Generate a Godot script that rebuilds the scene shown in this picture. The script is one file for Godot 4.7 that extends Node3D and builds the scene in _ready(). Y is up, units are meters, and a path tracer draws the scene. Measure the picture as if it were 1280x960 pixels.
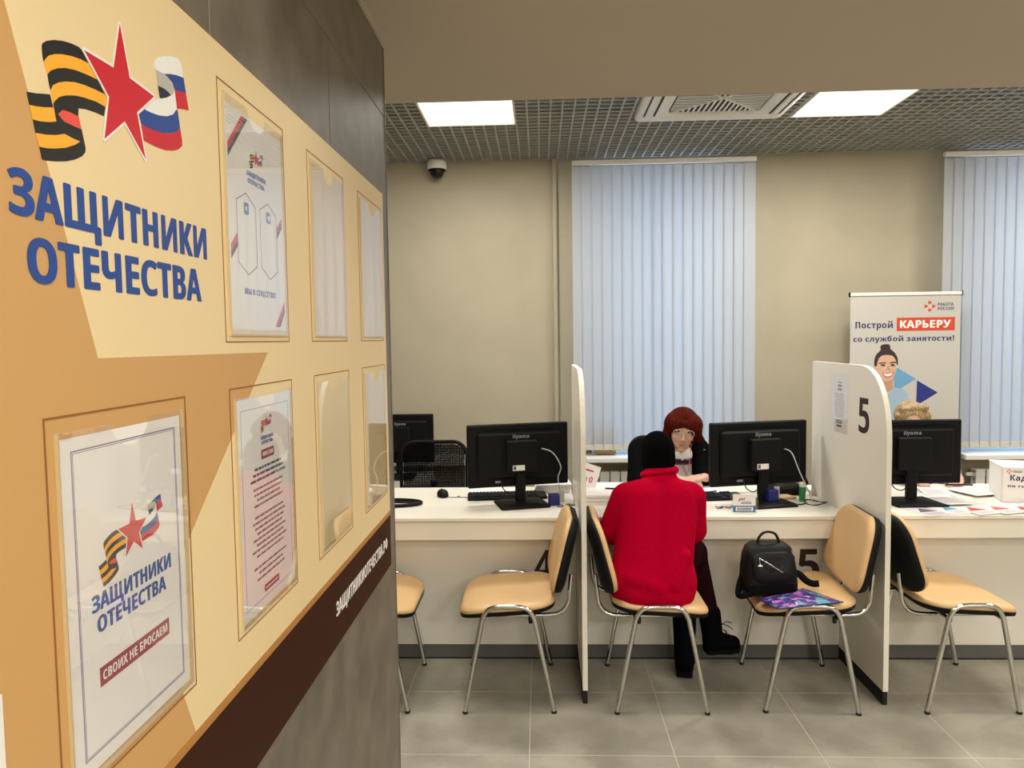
extends Node3D
# A public service office seen from its lobby: an information board on a tiled wall, a row of counters with chairs, windows with vertical blinds.

var M := {}
var taken := {}
var font: SystemFont
var rng := RandomNumberGenerator.new()

const WALL_Z := -5.85
const GRID_Y := 3.0
const HALL_Y := 2.40
const LOGO := {
	"black1": [76, 334, 81, 345, 100, 359, 134, 375, 176, 389, 219, 398, 259, 402, 272, 398, 306, 368, 268, 367, 220, 359, 172, 347, 134, 333, 104, 317, 88, 300, 82, 291, 78, 304],
	"orange1": [82, 290, 90, 303, 107, 319, 134, 333, 172, 347, 220, 359, 268, 366, 306, 368, 351, 332, 290, 328, 232, 321, 184, 310, 146, 295, 111, 276, 96, 260, 89, 273],
	"black2": [96, 259, 111, 276, 144, 295, 184, 310, 232, 321, 290, 328, 351, 332, 393, 297, 339, 295, 279, 290, 229, 282, 181, 268, 144, 252, 119, 236, 106, 217, 101, 233],
	"orange2": [106, 217, 119, 236, 144, 252, 181, 268, 229, 282, 279, 290, 339, 295, 394, 297, 403, 287, 394, 257, 336, 256, 275, 249, 226, 240, 178, 225, 145, 209, 125, 192, 116, 180, 110, 199],
	"black3": [116, 180, 127, 194, 146, 210, 178, 225, 226, 240, 275, 249, 336, 256, 391, 255, 380, 221, 333, 219, 281, 214, 241, 205, 237, 179, 190, 179, 159, 175, 136, 155, 164, 141, 210, 141, 252, 142, 268, 89, 266, 74, 248, 57, 210, 37, 162, 20, 116, 9, 72, 1, 52, 0, 43, 34, 75, 38, 111, 46, 165, 62, 214, 84, 241, 101, 199, 101, 164, 104, 122, 89, 78, 78, 29, 70, 21, 106, 53, 110, 95, 120, 127, 131, 122, 156],
	"blackside": [0, 178, 38, 186, 103, 204, 115, 169, 70, 156, 35, 148, 9, 144],
	"orange3": [9, 144, 35, 148, 70, 156, 115, 169, 127, 131, 95, 120, 53, 110, 19, 106],
	"orange4": [29, 70, 78, 78, 122, 89, 164, 104, 199, 101, 241, 101, 214, 84, 165, 62, 111, 46, 75, 38, 42, 34],
	"redback": [136, 155, 147, 168, 160, 176, 190, 179, 239, 179, 252, 142, 210, 141, 167, 142],
	"star": [499, 573, 548, 405, 715, 394, 587, 296, 633, 140, 503, 240, 374, 145, 413, 295, 283, 402, 448, 405],
	"white1": [729, 512, 733, 532, 759, 555, 806, 578, 870, 600, 923, 612, 949, 604, 965, 549, 904, 539, 845, 523, 801, 508, 764, 504, 743, 503],
	"greyfold": [743, 503, 801, 508, 843, 501, 873, 481, 874, 456, 851, 442, 808, 450, 751, 446, 747, 474],
	"navyfold": [751, 446, 790, 451, 830, 448, 851, 442, 818, 423, 780, 407, 762, 402],
	"blue1": [806, 509, 845, 523, 904, 539, 965, 549, 981, 492, 932, 484, 885, 473, 868, 497, 837, 505],
	"red1": [885, 472, 932, 484, 980, 491, 1000, 427, 947, 417, 898, 405],
	"white2": [761, 401, 818, 422, 851, 441, 874, 456, 885, 472, 897, 419, 892, 396, 864, 371, 812, 348, 749, 333, 691, 326, 646, 324, 718, 382],
	"blue2": [644, 324, 691, 326, 749, 333, 812, 348, 864, 371, 892, 399, 902, 396, 917, 332, 885, 308, 831, 287, 768, 272, 686, 263, 617, 263, 603, 293],
	"red2": [617, 262, 686, 263, 768, 272, 831, 286, 884, 307, 917, 331, 931, 280, 927, 263, 898, 242, 852, 225, 788, 211, 715, 206, 630, 206],
}
const PORTRAIT := {
	"shirt": [242, 1162, 293, 1171, 323, 1209, 343, 1208, 387, 1203, 420, 1178, 436, 1141, 439, 1074, 435, 976, 215, 979, 199, 1076, 209, 1136],
	"neck": [221, 1300, 316, 1299, 317, 1239, 325, 1213, 292, 1184, 256, 1182, 219, 1173],
	"face": [194, 1382, 201, 1423, 230, 1456, 273, 1463, 310, 1455, 336, 1425, 344, 1380, 341, 1336, 327, 1295, 306, 1269, 277, 1261, 244, 1266, 218, 1289, 201, 1330],
	"ear": [183, 1379, 196, 1382, 201, 1338, 188, 1341],
	"hair": [184, 1375, 181, 1412, 193, 1457, 226, 1493, 223, 1516, 236, 1532, 272, 1536, 294, 1526, 298, 1500, 328, 1473, 350, 1432, 353, 1391, 346, 1380, 336, 1418, 314, 1448, 274, 1456, 237, 1452, 212, 1427, 202, 1390, 198, 1375],
	"lips": [242, 1324, 276, 1319, 322, 1326, 308, 1298, 280, 1287, 256, 1296],
	"smile": [250, 1319, 276, 1314, 314, 1321, 303, 1303, 280, 1296, 262, 1301],
	"brow_a": [216, 1398, 260, 1402, 264, 1393, 224, 1388],
	"brow_b": [296, 1402, 333, 1404, 336, 1395, 300, 1393],
	"eye_a": [227, 1382, 242, 1386, 260, 1381, 246, 1373],
	"eye_b": [297, 1382, 315, 1387, 329, 1382, 315, 1373],
	"nose": [275, 1352, 282, 1374, 293, 1348, 284, 1339],
	"pale_triangle": [330, 1360, 357, 1356, 488, 1276, 376, 1205, 330, 1213, 324, 1291],
	"navy_triangle": [495, 1265, 648, 1172, 500, 1080, 492, 1107],
}


# ---------------------------------------------------------------- helpers: naming and nodes
func numbered(called: String) -> String:
	if not taken.has(called):
		taken[called] = 0
		return called
	taken[called] += 1
	return "%s_%03d" % [called, taken[called]]

func tag(o: Node3D, label: String, category: String, group := "") -> Node3D:
	o.set_meta("label", label)
	o.set_meta("category", category)
	if group:
		o.set_meta("group", group)
	return o

func thing(called: String, label: String, category: String, at := Vector3.ZERO, turn := 0.0, group := "") -> Node3D:
	var o := Node3D.new()
	o.name = numbered(called)
	add_child(o)
	o.position = at
	o.rotation.y = turn
	tag(o, label, category, group)
	return o

func struct_node(called: String) -> Node3D:
	var o := Node3D.new()
	o.name = called
	o.set_meta("kind", "structure")
	add_child(o)
	return o

func obj(called: String, what, m: Material, parent: Node3D, label := "") -> MeshInstance3D:
	var o := MeshInstance3D.new()
	o.name = called
	o.mesh = what.commit() if what is SurfaceTool else what
	o.material_override = m
	parent.add_child(o, true)
	if label:
		o.set_meta("label", label)
	return o

func single(called: String, what, m: Material, label: String, category: String, at := Vector3.ZERO, turn := 0.0, group := "") -> MeshInstance3D:
	var o := obj(numbered(called), what, m, self)
	o.position = at
	o.rotation.y = turn
	tag(o, label, category, group)
	return o

func copy(o: Node3D, at: Vector3, turn: float, label := "") -> Node3D:
	var c: Node3D = o.duplicate()
	c.name = numbered(String(o.name))
	add_child(c)
	c.position = at
	c.rotation.y = turn
	if label:
		c.set_meta("label", label)
	return c

func mat(called: String, c: Color, rough := 0.6, metal := 0.0) -> StandardMaterial3D:
	var m := StandardMaterial3D.new()
	m.resource_name = called
	m.albedo_color = c
	m.roughness = rough
	m.metallic = metal
	M[called] = m
	return m

func c8(r: int, g: int, b: int) -> Color:
	return Color(r / 255.0, g / 255.0, b / 255.0)


# ---------------------------------------------------------------- helpers: shapes
func new_st() -> SurfaceTool:
	var st := SurfaceTool.new()
	st.begin(Mesh.PRIMITIVE_TRIANGLES)
	return st

func done(st: SurfaceTool) -> SurfaceTool:
	st.generate_normals()
	return st

func tri(st: SurfaceTool, a: Vector3, b: Vector3, c: Vector3) -> void:
	st.add_vertex(a)
	st.add_vertex(b)
	st.add_vertex(c)

func face(st: SurfaceTool, p: Array, out: Vector3) -> void:
	var n: Vector3 = (p[1] - p[0]).cross(p[2] - p[0])
	var flip := n.dot(out) > 0.0
	for i in range(1, p.size() - 1):
		if flip:
			tri(st, p[0], p[i + 1], p[i])
		else:
			tri(st, p[0], p[i], p[i + 1])

func box(st: SurfaceTool, c: Vector3, s: Vector3, bev := 0.0, turn := Basis.IDENTITY) -> void:
	st.set_smooth_group(-1)
	var h := s / 2.0
	var b := minf(bev, minf(h.x, minf(h.y, h.z)) * 0.9)
	var i := h - Vector3(b, b, b)
	for ax in 3:
		var u := (ax + 1) % 3
		var v := (ax + 2) % 3
		for sg in [-1.0, 1.0]:
			var q := []
			for k in [[-1, -1], [1, -1], [1, 1], [-1, 1]]:
				var p := Vector3.ZERO
				p[ax] = h[ax] * sg
				p[u] = i[u] * k[0]
				p[v] = i[v] * k[1]
				q.append(c + turn * p)
			var o := Vector3.ZERO
			o[ax] = sg
			face(st, q, turn * o)
		if b > 0.0:
			for su in [-1.0, 1.0]:
				for sv in [-1.0, 1.0]:
					var q := []
					for k in [[0, -1], [1, -1], [1, 1], [0, 1]]:
						var p := Vector3.ZERO
						p[ax] = i[ax] * k[1]
						p[u] = (h[u] if k[0] == 0 else i[u]) * su
						p[v] = (i[v] if k[0] == 0 else h[v]) * sv
						q.append(c + turn * p)
					var o := Vector3.ZERO
					o[u] = su
					o[v] = sv
					face(st, q, turn * o)
	if b > 0.0:
		for sx in [-1.0, 1.0]:
			for sy in [-1.0, 1.0]:
				for sz in [-1.0, 1.0]:
					face(st, [c + turn * Vector3(h.x * sx, i.y * sy, i.z * sz), c + turn * Vector3(i.x * sx, h.y * sy, i.z * sz), c + turn * Vector3(i.x * sx, i.y * sy, h.z * sz)], turn * Vector3(sx, sy, sz))

func boxed(c: Vector3, s: Vector3, bev := 0.0, turn := Basis.IDENTITY) -> SurfaceTool:
	var st := new_st()
	box(st, c, s, bev, turn)
	return done(st)

func spans(a: Vector3, b: Vector3, bev := 0.0) -> SurfaceTool:
	return boxed((a + b) / 2.0, (b - a).abs(), bev)

func rings(st: SurfaceTool, r: Array, cap_first := true, cap_last := true, hard_caps := true) -> void:
	# a skin over rings of equally many points
	var n: int = r[0].size()
	st.set_smooth_group(0)
	var mid := Vector3.ZERO
	for p in r[0]:
		mid += p / n
	var far := Vector3.ZERO
	for p in r[-1]:
		far += p / n
	var e1: Vector3 = r[0][1] - r[0][0]
	var e2: Vector3 = r[1][0] - r[0][0]
	var turned := e1.cross(e2).dot(r[0][0] - mid + 0.0001 * (mid - far)) > 0.0
	for k in r.size() - 1:
		for i in n:
			var j := (i + 1) % n
			var a: Vector3 = r[k][i]
			var b: Vector3 = r[k][j]
			var c: Vector3 = r[k + 1][j]
			var d: Vector3 = r[k + 1][i]
			if turned:
				tri(st, a, c, b)
				tri(st, a, d, c)
			else:
				tri(st, a, b, c)
				tri(st, a, c, d)
	if hard_caps:
		st.set_smooth_group(-1)
	if cap_first:
		fan(st, r[0], mid, mid - far)
	if cap_last:
		fan(st, r[-1], far, far - mid)

func fan(st: SurfaceTool, ring: Array, mid: Vector3, out: Vector3) -> void:
	for i in ring.size():
		face(st, [mid, ring[i], ring[(i + 1) % ring.size()]], out)

func tube(st: SurfaceTool, pts: Array, r, sides := 8, closed := false) -> void:
	var n := pts.size()
	var all := []
	var t0: Vector3 = (pts[1] - pts[0]).normalized()
	var side := t0.cross(Vector3.UP if absf(t0.y) < 0.9 else Vector3.RIGHT).normalized()
	for i in n:
		var a: Vector3 = pts[(i - 1 + n) % n] if closed or i > 0 else pts[0]
		var b: Vector3 = pts[(i + 1) % n] if closed or i < n - 1 else pts[n - 1]
		var t := (b - a).normalized()
		side = (side - t * side.dot(t)).normalized()
		var up := t.cross(side)
		var rad: float = r[i] if r is Array else r
		var ring := []
		for k in sides:
			var w := TAU * k / sides
			ring.append(pts[i] + (side * cos(w) + up * sin(w)) * rad)
		all.append(ring)
	if closed:
		all.append(all[0])
	rings(st, all, not closed, not closed)

func tubed(pts: Array, r, sides := 8, closed := false) -> SurfaceTool:
	var st := new_st()
	tube(st, pts, r, sides, closed)
	return done(st)

func smooth(pts: Array, per := 6, closed := false) -> Array:
	var out := []
	var n := pts.size()
	for i in (n if closed else n - 1):
		var p0 = pts[(i - 1 + n) % n] if closed or i > 0 else pts[i]
		var p1 = pts[i]
		var p2 = pts[(i + 1) % n]
		var p3 = pts[(i + 2) % n] if closed or i < n - 2 else pts[(i + 1) % n]
		for k in per:
			var t := float(k) / per
			out.append(0.5 * (2.0 * p1 + (p2 - p0) * t + (2.0 * p0 - 5.0 * p1 + 4.0 * p2 - p3) * t * t + (3.0 * p1 - p0 - 3.0 * p2 + p3) * t * t * t))
	if not closed:
		out.append(pts[-1])
	return out

func lathe(st: SurfaceTool, prof: Array, at := Vector3.ZERO, sides := 20, turn := Basis.IDENTITY) -> void:
	var all := []
	for p in prof:
		var ring := []
		for k in sides:
			var w := TAU * k / sides
			ring.append(at + turn * Vector3(p.x * cos(w), p.y, p.x * sin(w)))
		all.append(ring)
	rings(st, all)

func lathed(prof: Array, at := Vector3.ZERO, sides := 20, turn := Basis.IDENTITY) -> SurfaceTool:
	var st := new_st()
	lathe(st, prof, at, sides, turn)
	return done(st)

func rrect(w: float, h: float, r: float, n := 5) -> PackedVector2Array:
	var out := PackedVector2Array()
	for q in 4:
		var cx := (w / 2 - r) * (1.0 if q == 0 or q == 3 else -1.0)
		var cy := (h / 2 - r) * (1.0 if q < 2 else -1.0)
		for k in n + 1:
			var a := PI / 2 * (q + float(k) / n)
			out.append(Vector2(cx + r * cos(a), cy + r * sin(a)))
	return out

func prism(st: SurfaceTool, poly: PackedVector2Array, t: float, xf := Transform3D.IDENTITY) -> void:
	# poly in the local xy plane, from z = 0 to z = t
	st.set_smooth_group(-1)
	var idx := Geometry2D.triangulate_polygon(poly)
	for i in range(0, idx.size(), 3):
		for z in [0.0, t]:
			var q := []
			for k in 3:
				var p := poly[idx[i + k]]
				q.append(xf * Vector3(p.x, p.y, z))
			face(st, q, xf.basis.z * (1.0 if (z > 0.0) == (t > 0.0) else -1.0) * signf(t))
	var cw := Geometry2D.is_polygon_clockwise(poly)
	for i in poly.size():
		var a := poly[i]
		var b := poly[(i + 1) % poly.size()]
		var o := Vector2(b.y - a.y, a.x - b.x) * (-1.0 if cw else 1.0)
		face(st, [xf * Vector3(a.x, a.y, 0), xf * Vector3(b.x, b.y, 0), xf * Vector3(b.x, b.y, t), xf * Vector3(a.x, a.y, t)], xf.basis * Vector3(o.x, o.y, 0))

func prismed(poly: PackedVector2Array, t: float, xf := Transform3D.IDENTITY) -> SurfaceTool:
	var st := new_st()
	prism(st, poly, t, xf)
	return done(st)

func lift(p: Vector3) -> Transform3D:
	return Transform3D(Basis.IDENTITY, p)

func quad_poly(a: float, b: float, c: float, d: float) -> PackedVector2Array:
	return PackedVector2Array([Vector2(a, b), Vector2(c, b), Vector2(c, d), Vector2(a, d)])

func pairs(a: Array, k := 0.001, at := Vector2.ZERO) -> PackedVector2Array:
	var out := PackedVector2Array()
	for i in range(0, a.size(), 2):
		out.append(at + Vector2(a[i], a[i + 1]) * k)
	return out

func frame_bars(st: SurfaceTool, a: Vector2, b: Vector2, w: float, z: float, t: float) -> void:
	# a rectangular line of width w
	prism(st, quad_poly(a.x, a.y, b.x, a.y + w), t, lift(Vector3(0, 0, z)))
	prism(st, quad_poly(a.x, b.y - w, b.x, b.y), t, lift(Vector3(0, 0, z)))
	prism(st, quad_poly(a.x, a.y + w, a.x + w, b.y - w), t, lift(Vector3(0, 0, z)))
	prism(st, quad_poly(b.x - w, a.y + w, b.x, b.y - w), t, lift(Vector3(0, 0, z)))

func text_mesh(words: String, w: float, cap: float, xf: Transform3D, depth := 0.0005, bold := 0.0) -> ArrayMesh:
	# letters from the local origin along +x, cap height along +y, width w (0: natural)
	var boxes := []
	var arrays := []
	for s in [words, "Н"]:
		var t := TextMesh.new()
		t.font = font
		t.text = s
		t.font_size = 48
		t.pixel_size = 0.01
		t.depth = 0.05
		t.curve_step = 1.5
		t.horizontal_alignment = HORIZONTAL_ALIGNMENT_LEFT
		arrays.append(t.surface_get_arrays(0))
		boxes.append(t.get_aabb())
	var ky: float = cap / boxes[1].size.y
	var kx: float = w / boxes[0].size.x if w > 0.0 else ky
	var base: float = boxes[1].position.y
	var left: float = boxes[0].position.x
	var v: PackedVector3Array = arrays[0][Mesh.ARRAY_VERTEX]
	var nn: PackedVector3Array = arrays[0][Mesh.ARRAY_NORMAL]
	for i in v.size():
		var p := v[i]
		v[i] = xf * Vector3((p.x - left) * kx, (p.y - base) * ky, (p.z / 0.05 + 0.5) * depth)
		nn[i] = (xf.basis * nn[i]).normalized()
	var ii: PackedInt32Array = arrays[0][Mesh.ARRAY_INDEX]
	if bold > 0.0:
		# a heavier stroke: the same letters laid again a hair to each side
		var v0 := v.duplicate()
		var n0 := nn.duplicate()
		var i0 := ii.duplicate()
		var off := xf.basis.x * bold * cap
		for k in v.size():
			v[k] -= off
		for rep in [Vector2(1, 0), Vector2(0, 0.45), Vector2(0, -0.45)]:
			var base_i := v.size()
			var step: Vector3 = off * rep.x + xf.basis.y * bold * cap * rep.y + xf.basis.z * 0.00001 * (rep.y + 1.0)
			for k in v0.size():
				v.append(v0[k] + step)
			nn.append_array(n0)
			for k in i0:
				ii.append(base_i + k)
	var a := []
	a.resize(Mesh.ARRAY_MAX)
	a[Mesh.ARRAY_VERTEX] = v
	a[Mesh.ARRAY_NORMAL] = nn
	a[Mesh.ARRAY_INDEX] = ii
	var am := ArrayMesh.new()
	am.add_surface_from_arrays(Mesh.PRIMITIVE_TRIANGLES, a)
	return am


# ---------------------------------------------------------------- helpers: bodies (distance field meshed as surface nets)
func cap(a: Vector3, b: Vector3, ra: float, rb := -1.0) -> Array:
	return [0, a, b, ra, ra if rb < 0.0 else rb]

func ell(c: Vector3, r: Vector3, turn := Basis.IDENTITY) -> Array:
	return [1, c, r, turn.inverse(), turn]

func cut(c: Vector3, r: Vector3, turn := Basis.IDENTITY) -> Array:
	return [2, c, r, turn.inverse(), turn]

func body(prims: Array, cell: float, k: float, colours = null) -> ArrayMesh:
	var lo := Vector3.INF
	var hi := -Vector3.INF
	var bounds := []
	for p in prims:
		var a: Vector3
		var b: Vector3
		if p[0] == 0:
			var ra := Vector3.ONE * float(p[3])
			var rb := Vector3.ONE * float(p[4])
			a = (p[1] - ra).min(p[2] - rb)
			b = (p[1] + ra).max(p[2] + rb)
		else:
			var t: Basis = p[4]
			var e: Vector3 = (t.x * p[2].x).abs() + (t.y * p[2].y).abs() + (t.z * p[2].z).abs()
			a = p[1] - e
			b = p[1] + e
		bounds.append([a, b])
		if p[0] != 2:
			lo = lo.min(a)
			hi = hi.max(b)
	lo -= Vector3.ONE * (k * 0.5 + cell * 2.0)
	hi += Vector3.ONE * (k * 0.5 + cell * 2.0)
	var nx := int(ceil((hi.x - lo.x) / cell)) + 1
	var ny := int(ceil((hi.y - lo.y) / cell)) + 1
	var nz := int(ceil((hi.z - lo.z) / cell)) + 1
	var d := PackedFloat32Array()
	d.resize(nx * ny * nz)
	d.fill(1.0)
	for pi in prims.size():
		var p: Array = prims[pi]
		var kind: int = p[0]
		var a: Vector3 = (bounds[pi][0] - lo) / cell - Vector3.ONE * (k / cell + 2.0)
		var b: Vector3 = (bounds[pi][1] - lo) / cell + Vector3.ONE * (k / cell + 2.0)
		var x0 := maxi(0, int(a.x))
		var y0 := maxi(0, int(a.y))
		var z0 := maxi(0, int(a.z))
		var x1 := mini(nx - 1, int(b.x) + 1)
		var y1 := mini(ny - 1, int(b.y) + 1)
		var z1 := mini(nz - 1, int(b.z) + 1)
		var pa: Vector3 = p[1]
		var pb: Vector3 = p[2]
		var ba := pb - pa
		var bb := maxf(ba.length_squared(), 1e-9)
		var ra: float = p[3] if kind == 0 else 0.0
		var rb: float = p[4] if kind == 0 else 0.0
		var inv: Basis = p[3] if kind > 0 else Basis.IDENTITY
		for z in range(z0, z1 + 1):
			for y in range(y0, y1 + 1):
				var row := (z * ny + y) * nx
				for x in range(x0, x1 + 1):
					var q := lo + Vector3(x, y, z) * cell - pa
					var f: float
					if kind == 0:
						var h := clampf(q.dot(ba) / bb, 0.0, 1.0)
						f = (q - ba * h).length() - lerpf(ra, rb, h)
					else:
						var e := inv * q
						var k0 := (e / pb).length()
						var k1 := (e / (pb * pb)).length()
						f = k0 * (k0 - 1.0) / maxf(k1, 1e-6)
					var o := d[row + x]
					if kind == 2:
						var h2 := clampf(0.5 - 0.5 * (f + o) / k, 0.0, 1.0)
						d[row + x] = lerpf(o, -f, h2) + k * h2 * (1.0 - h2)
					else:
						var h3 := clampf(0.5 + 0.5 * (o - f) / k, 0.0, 1.0)
						d[row + x] = lerpf(o, f, h3) - k * h3 * (1.0 - h3)
	var verts := PackedVector3Array()
	var norms := PackedVector3Array()
	var cols := PackedColorArray()
	var index := PackedInt32Array()
	var at := PackedInt32Array()
	at.resize(nx * ny * nz)
	at.fill(-1)
	var sy := nx
	var sz := nx * ny
	for z in nz - 1:
		for y in ny - 1:
			for x in nx - 1:
				var i := z * sz + y * sy + x
				var s := 0
				if d[i] < 0.0: s += 1
				if d[i + 1] < 0.0: s += 1
				if d[i + sy] < 0.0: s += 1
				if d[i + sy + 1] < 0.0: s += 1
				if d[i + sz] < 0.0: s += 1
				if d[i + sz + 1] < 0.0: s += 1
				if d[i + sz + sy] < 0.0: s += 1
				if d[i + sz + sy + 1] < 0.0: s += 1
				if s == 0 or s == 8:
					continue
				var sum := Vector3.ZERO
				var cnt := 0
				for e in 12:
					var ax := e / 4
					var u := e & 1
					var v := (e >> 1) & 1
					var p0: Vector3i
					var st: int
					if ax == 0:
						p0 = Vector3i(0, u, v)
						st = 1
					elif ax == 1:
						p0 = Vector3i(u, 0, v)
						st = sy
					else:
						p0 = Vector3i(u, v, 0)
						st = sz
					var j := i + p0.x + p0.y * sy + p0.z * sz
					var da := d[j]
					var db := d[j + st]
					if (da < 0.0) != (db < 0.0):
						var w := da / (da - db)
						var pt := Vector3(p0)
						pt[ax] += w
						sum += pt
						cnt += 1
				var local := sum / cnt
				var pos := lo + (Vector3(x, y, z) + local) * cell
				at[i] = verts.size()
				verts.append(pos)
				var lx := local.x
				var ly := local.y
				var lz := local.z
				var g := Vector3(
					lerpf(lerpf(d[i + 1] - d[i], d[i + sy + 1] - d[i + sy], ly), lerpf(d[i + sz + 1] - d[i + sz], d[i + sz + sy + 1] - d[i + sz + sy], ly), lz),
					lerpf(lerpf(d[i + sy] - d[i], d[i + sy + 1] - d[i + 1], lx), lerpf(d[i + sz + sy] - d[i + sz], d[i + sz + sy + 1] - d[i + sz + 1], lx), lz),
					lerpf(lerpf(d[i + sz] - d[i], d[i + sz + 1] - d[i + 1], lx), lerpf(d[i + sz + sy] - d[i + sy], d[i + sz + sy + 1] - d[i + sy + 1], lx), ly))
				norms.append(g.normalized())
				if colours != null:
					cols.append(colours.call(pos))
	for z in range(1, nz - 1):
		for y in range(1, ny - 1):
			for x in range(1, nx - 1):
				var i := z * sz + y * sy + x
				var a := d[i] < 0.0
				for ax in 3:
					var st: int = [1, sy, sz][ax]
					if a == (d[i + st] < 0.0):
						continue
					var u: int = [sy, sz, 1][ax]
					var v: int = [sz, 1, sy][ax]
					var q := [at[i - u - v], at[i - v], at[i], at[i - u]]
					if a:
						index.append_array([q[0], q[2], q[1], q[0], q[3], q[2]])
					else:
						index.append_array([q[0], q[1], q[2], q[0], q[2], q[3]])
	var arr := []
	arr.resize(Mesh.ARRAY_MAX)
	arr[Mesh.ARRAY_VERTEX] = verts
	arr[Mesh.ARRAY_NORMAL] = norms
	if cols.size():
		arr[Mesh.ARRAY_COLOR] = cols
	arr[Mesh.ARRAY_INDEX] = index
	var am := ArrayMesh.new()
	am.add_surface_from_arrays(Mesh.PRIMITIVE_TRIANGLES, arr)
	return am


# ---------------------------------------------------------------- materials
func noise_tex(freq: float, a: Color, b: Color, seed_: int, size := 512, octaves := 5, warp := 0.0) -> NoiseTexture2D:
	var n := FastNoiseLite.new()
	n.noise_type = FastNoiseLite.TYPE_SIMPLEX_SMOOTH
	n.frequency = freq
	n.seed = seed_
	n.fractal_octaves = octaves
	if warp > 0.0:
		n.domain_warp_enabled = true
		n.domain_warp_amplitude = warp
	var g := Gradient.new()
	g.set_color(0, a)
	g.set_color(1, b)
	var t := NoiseTexture2D.new()
	t.width = size
	t.height = size
	t.seamless = true
	t.noise = n
	t.color_ramp = g
	return t

func normal_noise(freq: float, seed_: int, strength: float) -> NoiseTexture2D:
	var t := noise_tex(freq, Color.BLACK, Color.WHITE, seed_, 256, 3)
	t.color_ramp = null
	t.as_normal_map = true
	t.bump_strength = strength
	return t

func triplanar(m: StandardMaterial3D, tex: Texture2D, per_metre: float) -> void:
	m.albedo_texture = tex
	m.uv1_triplanar = true
	m.uv1_world_triplanar = true
	m.uv1_scale = Vector3.ONE * per_metre

func clear_pane(called: String, tint: Color, alpha: float, rough := 0.02) -> void:
	var m := mat(called, Color(tint.r, tint.g, tint.b, alpha), rough)
	m.transparency = BaseMaterial3D.TRANSPARENCY_ALPHA

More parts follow.
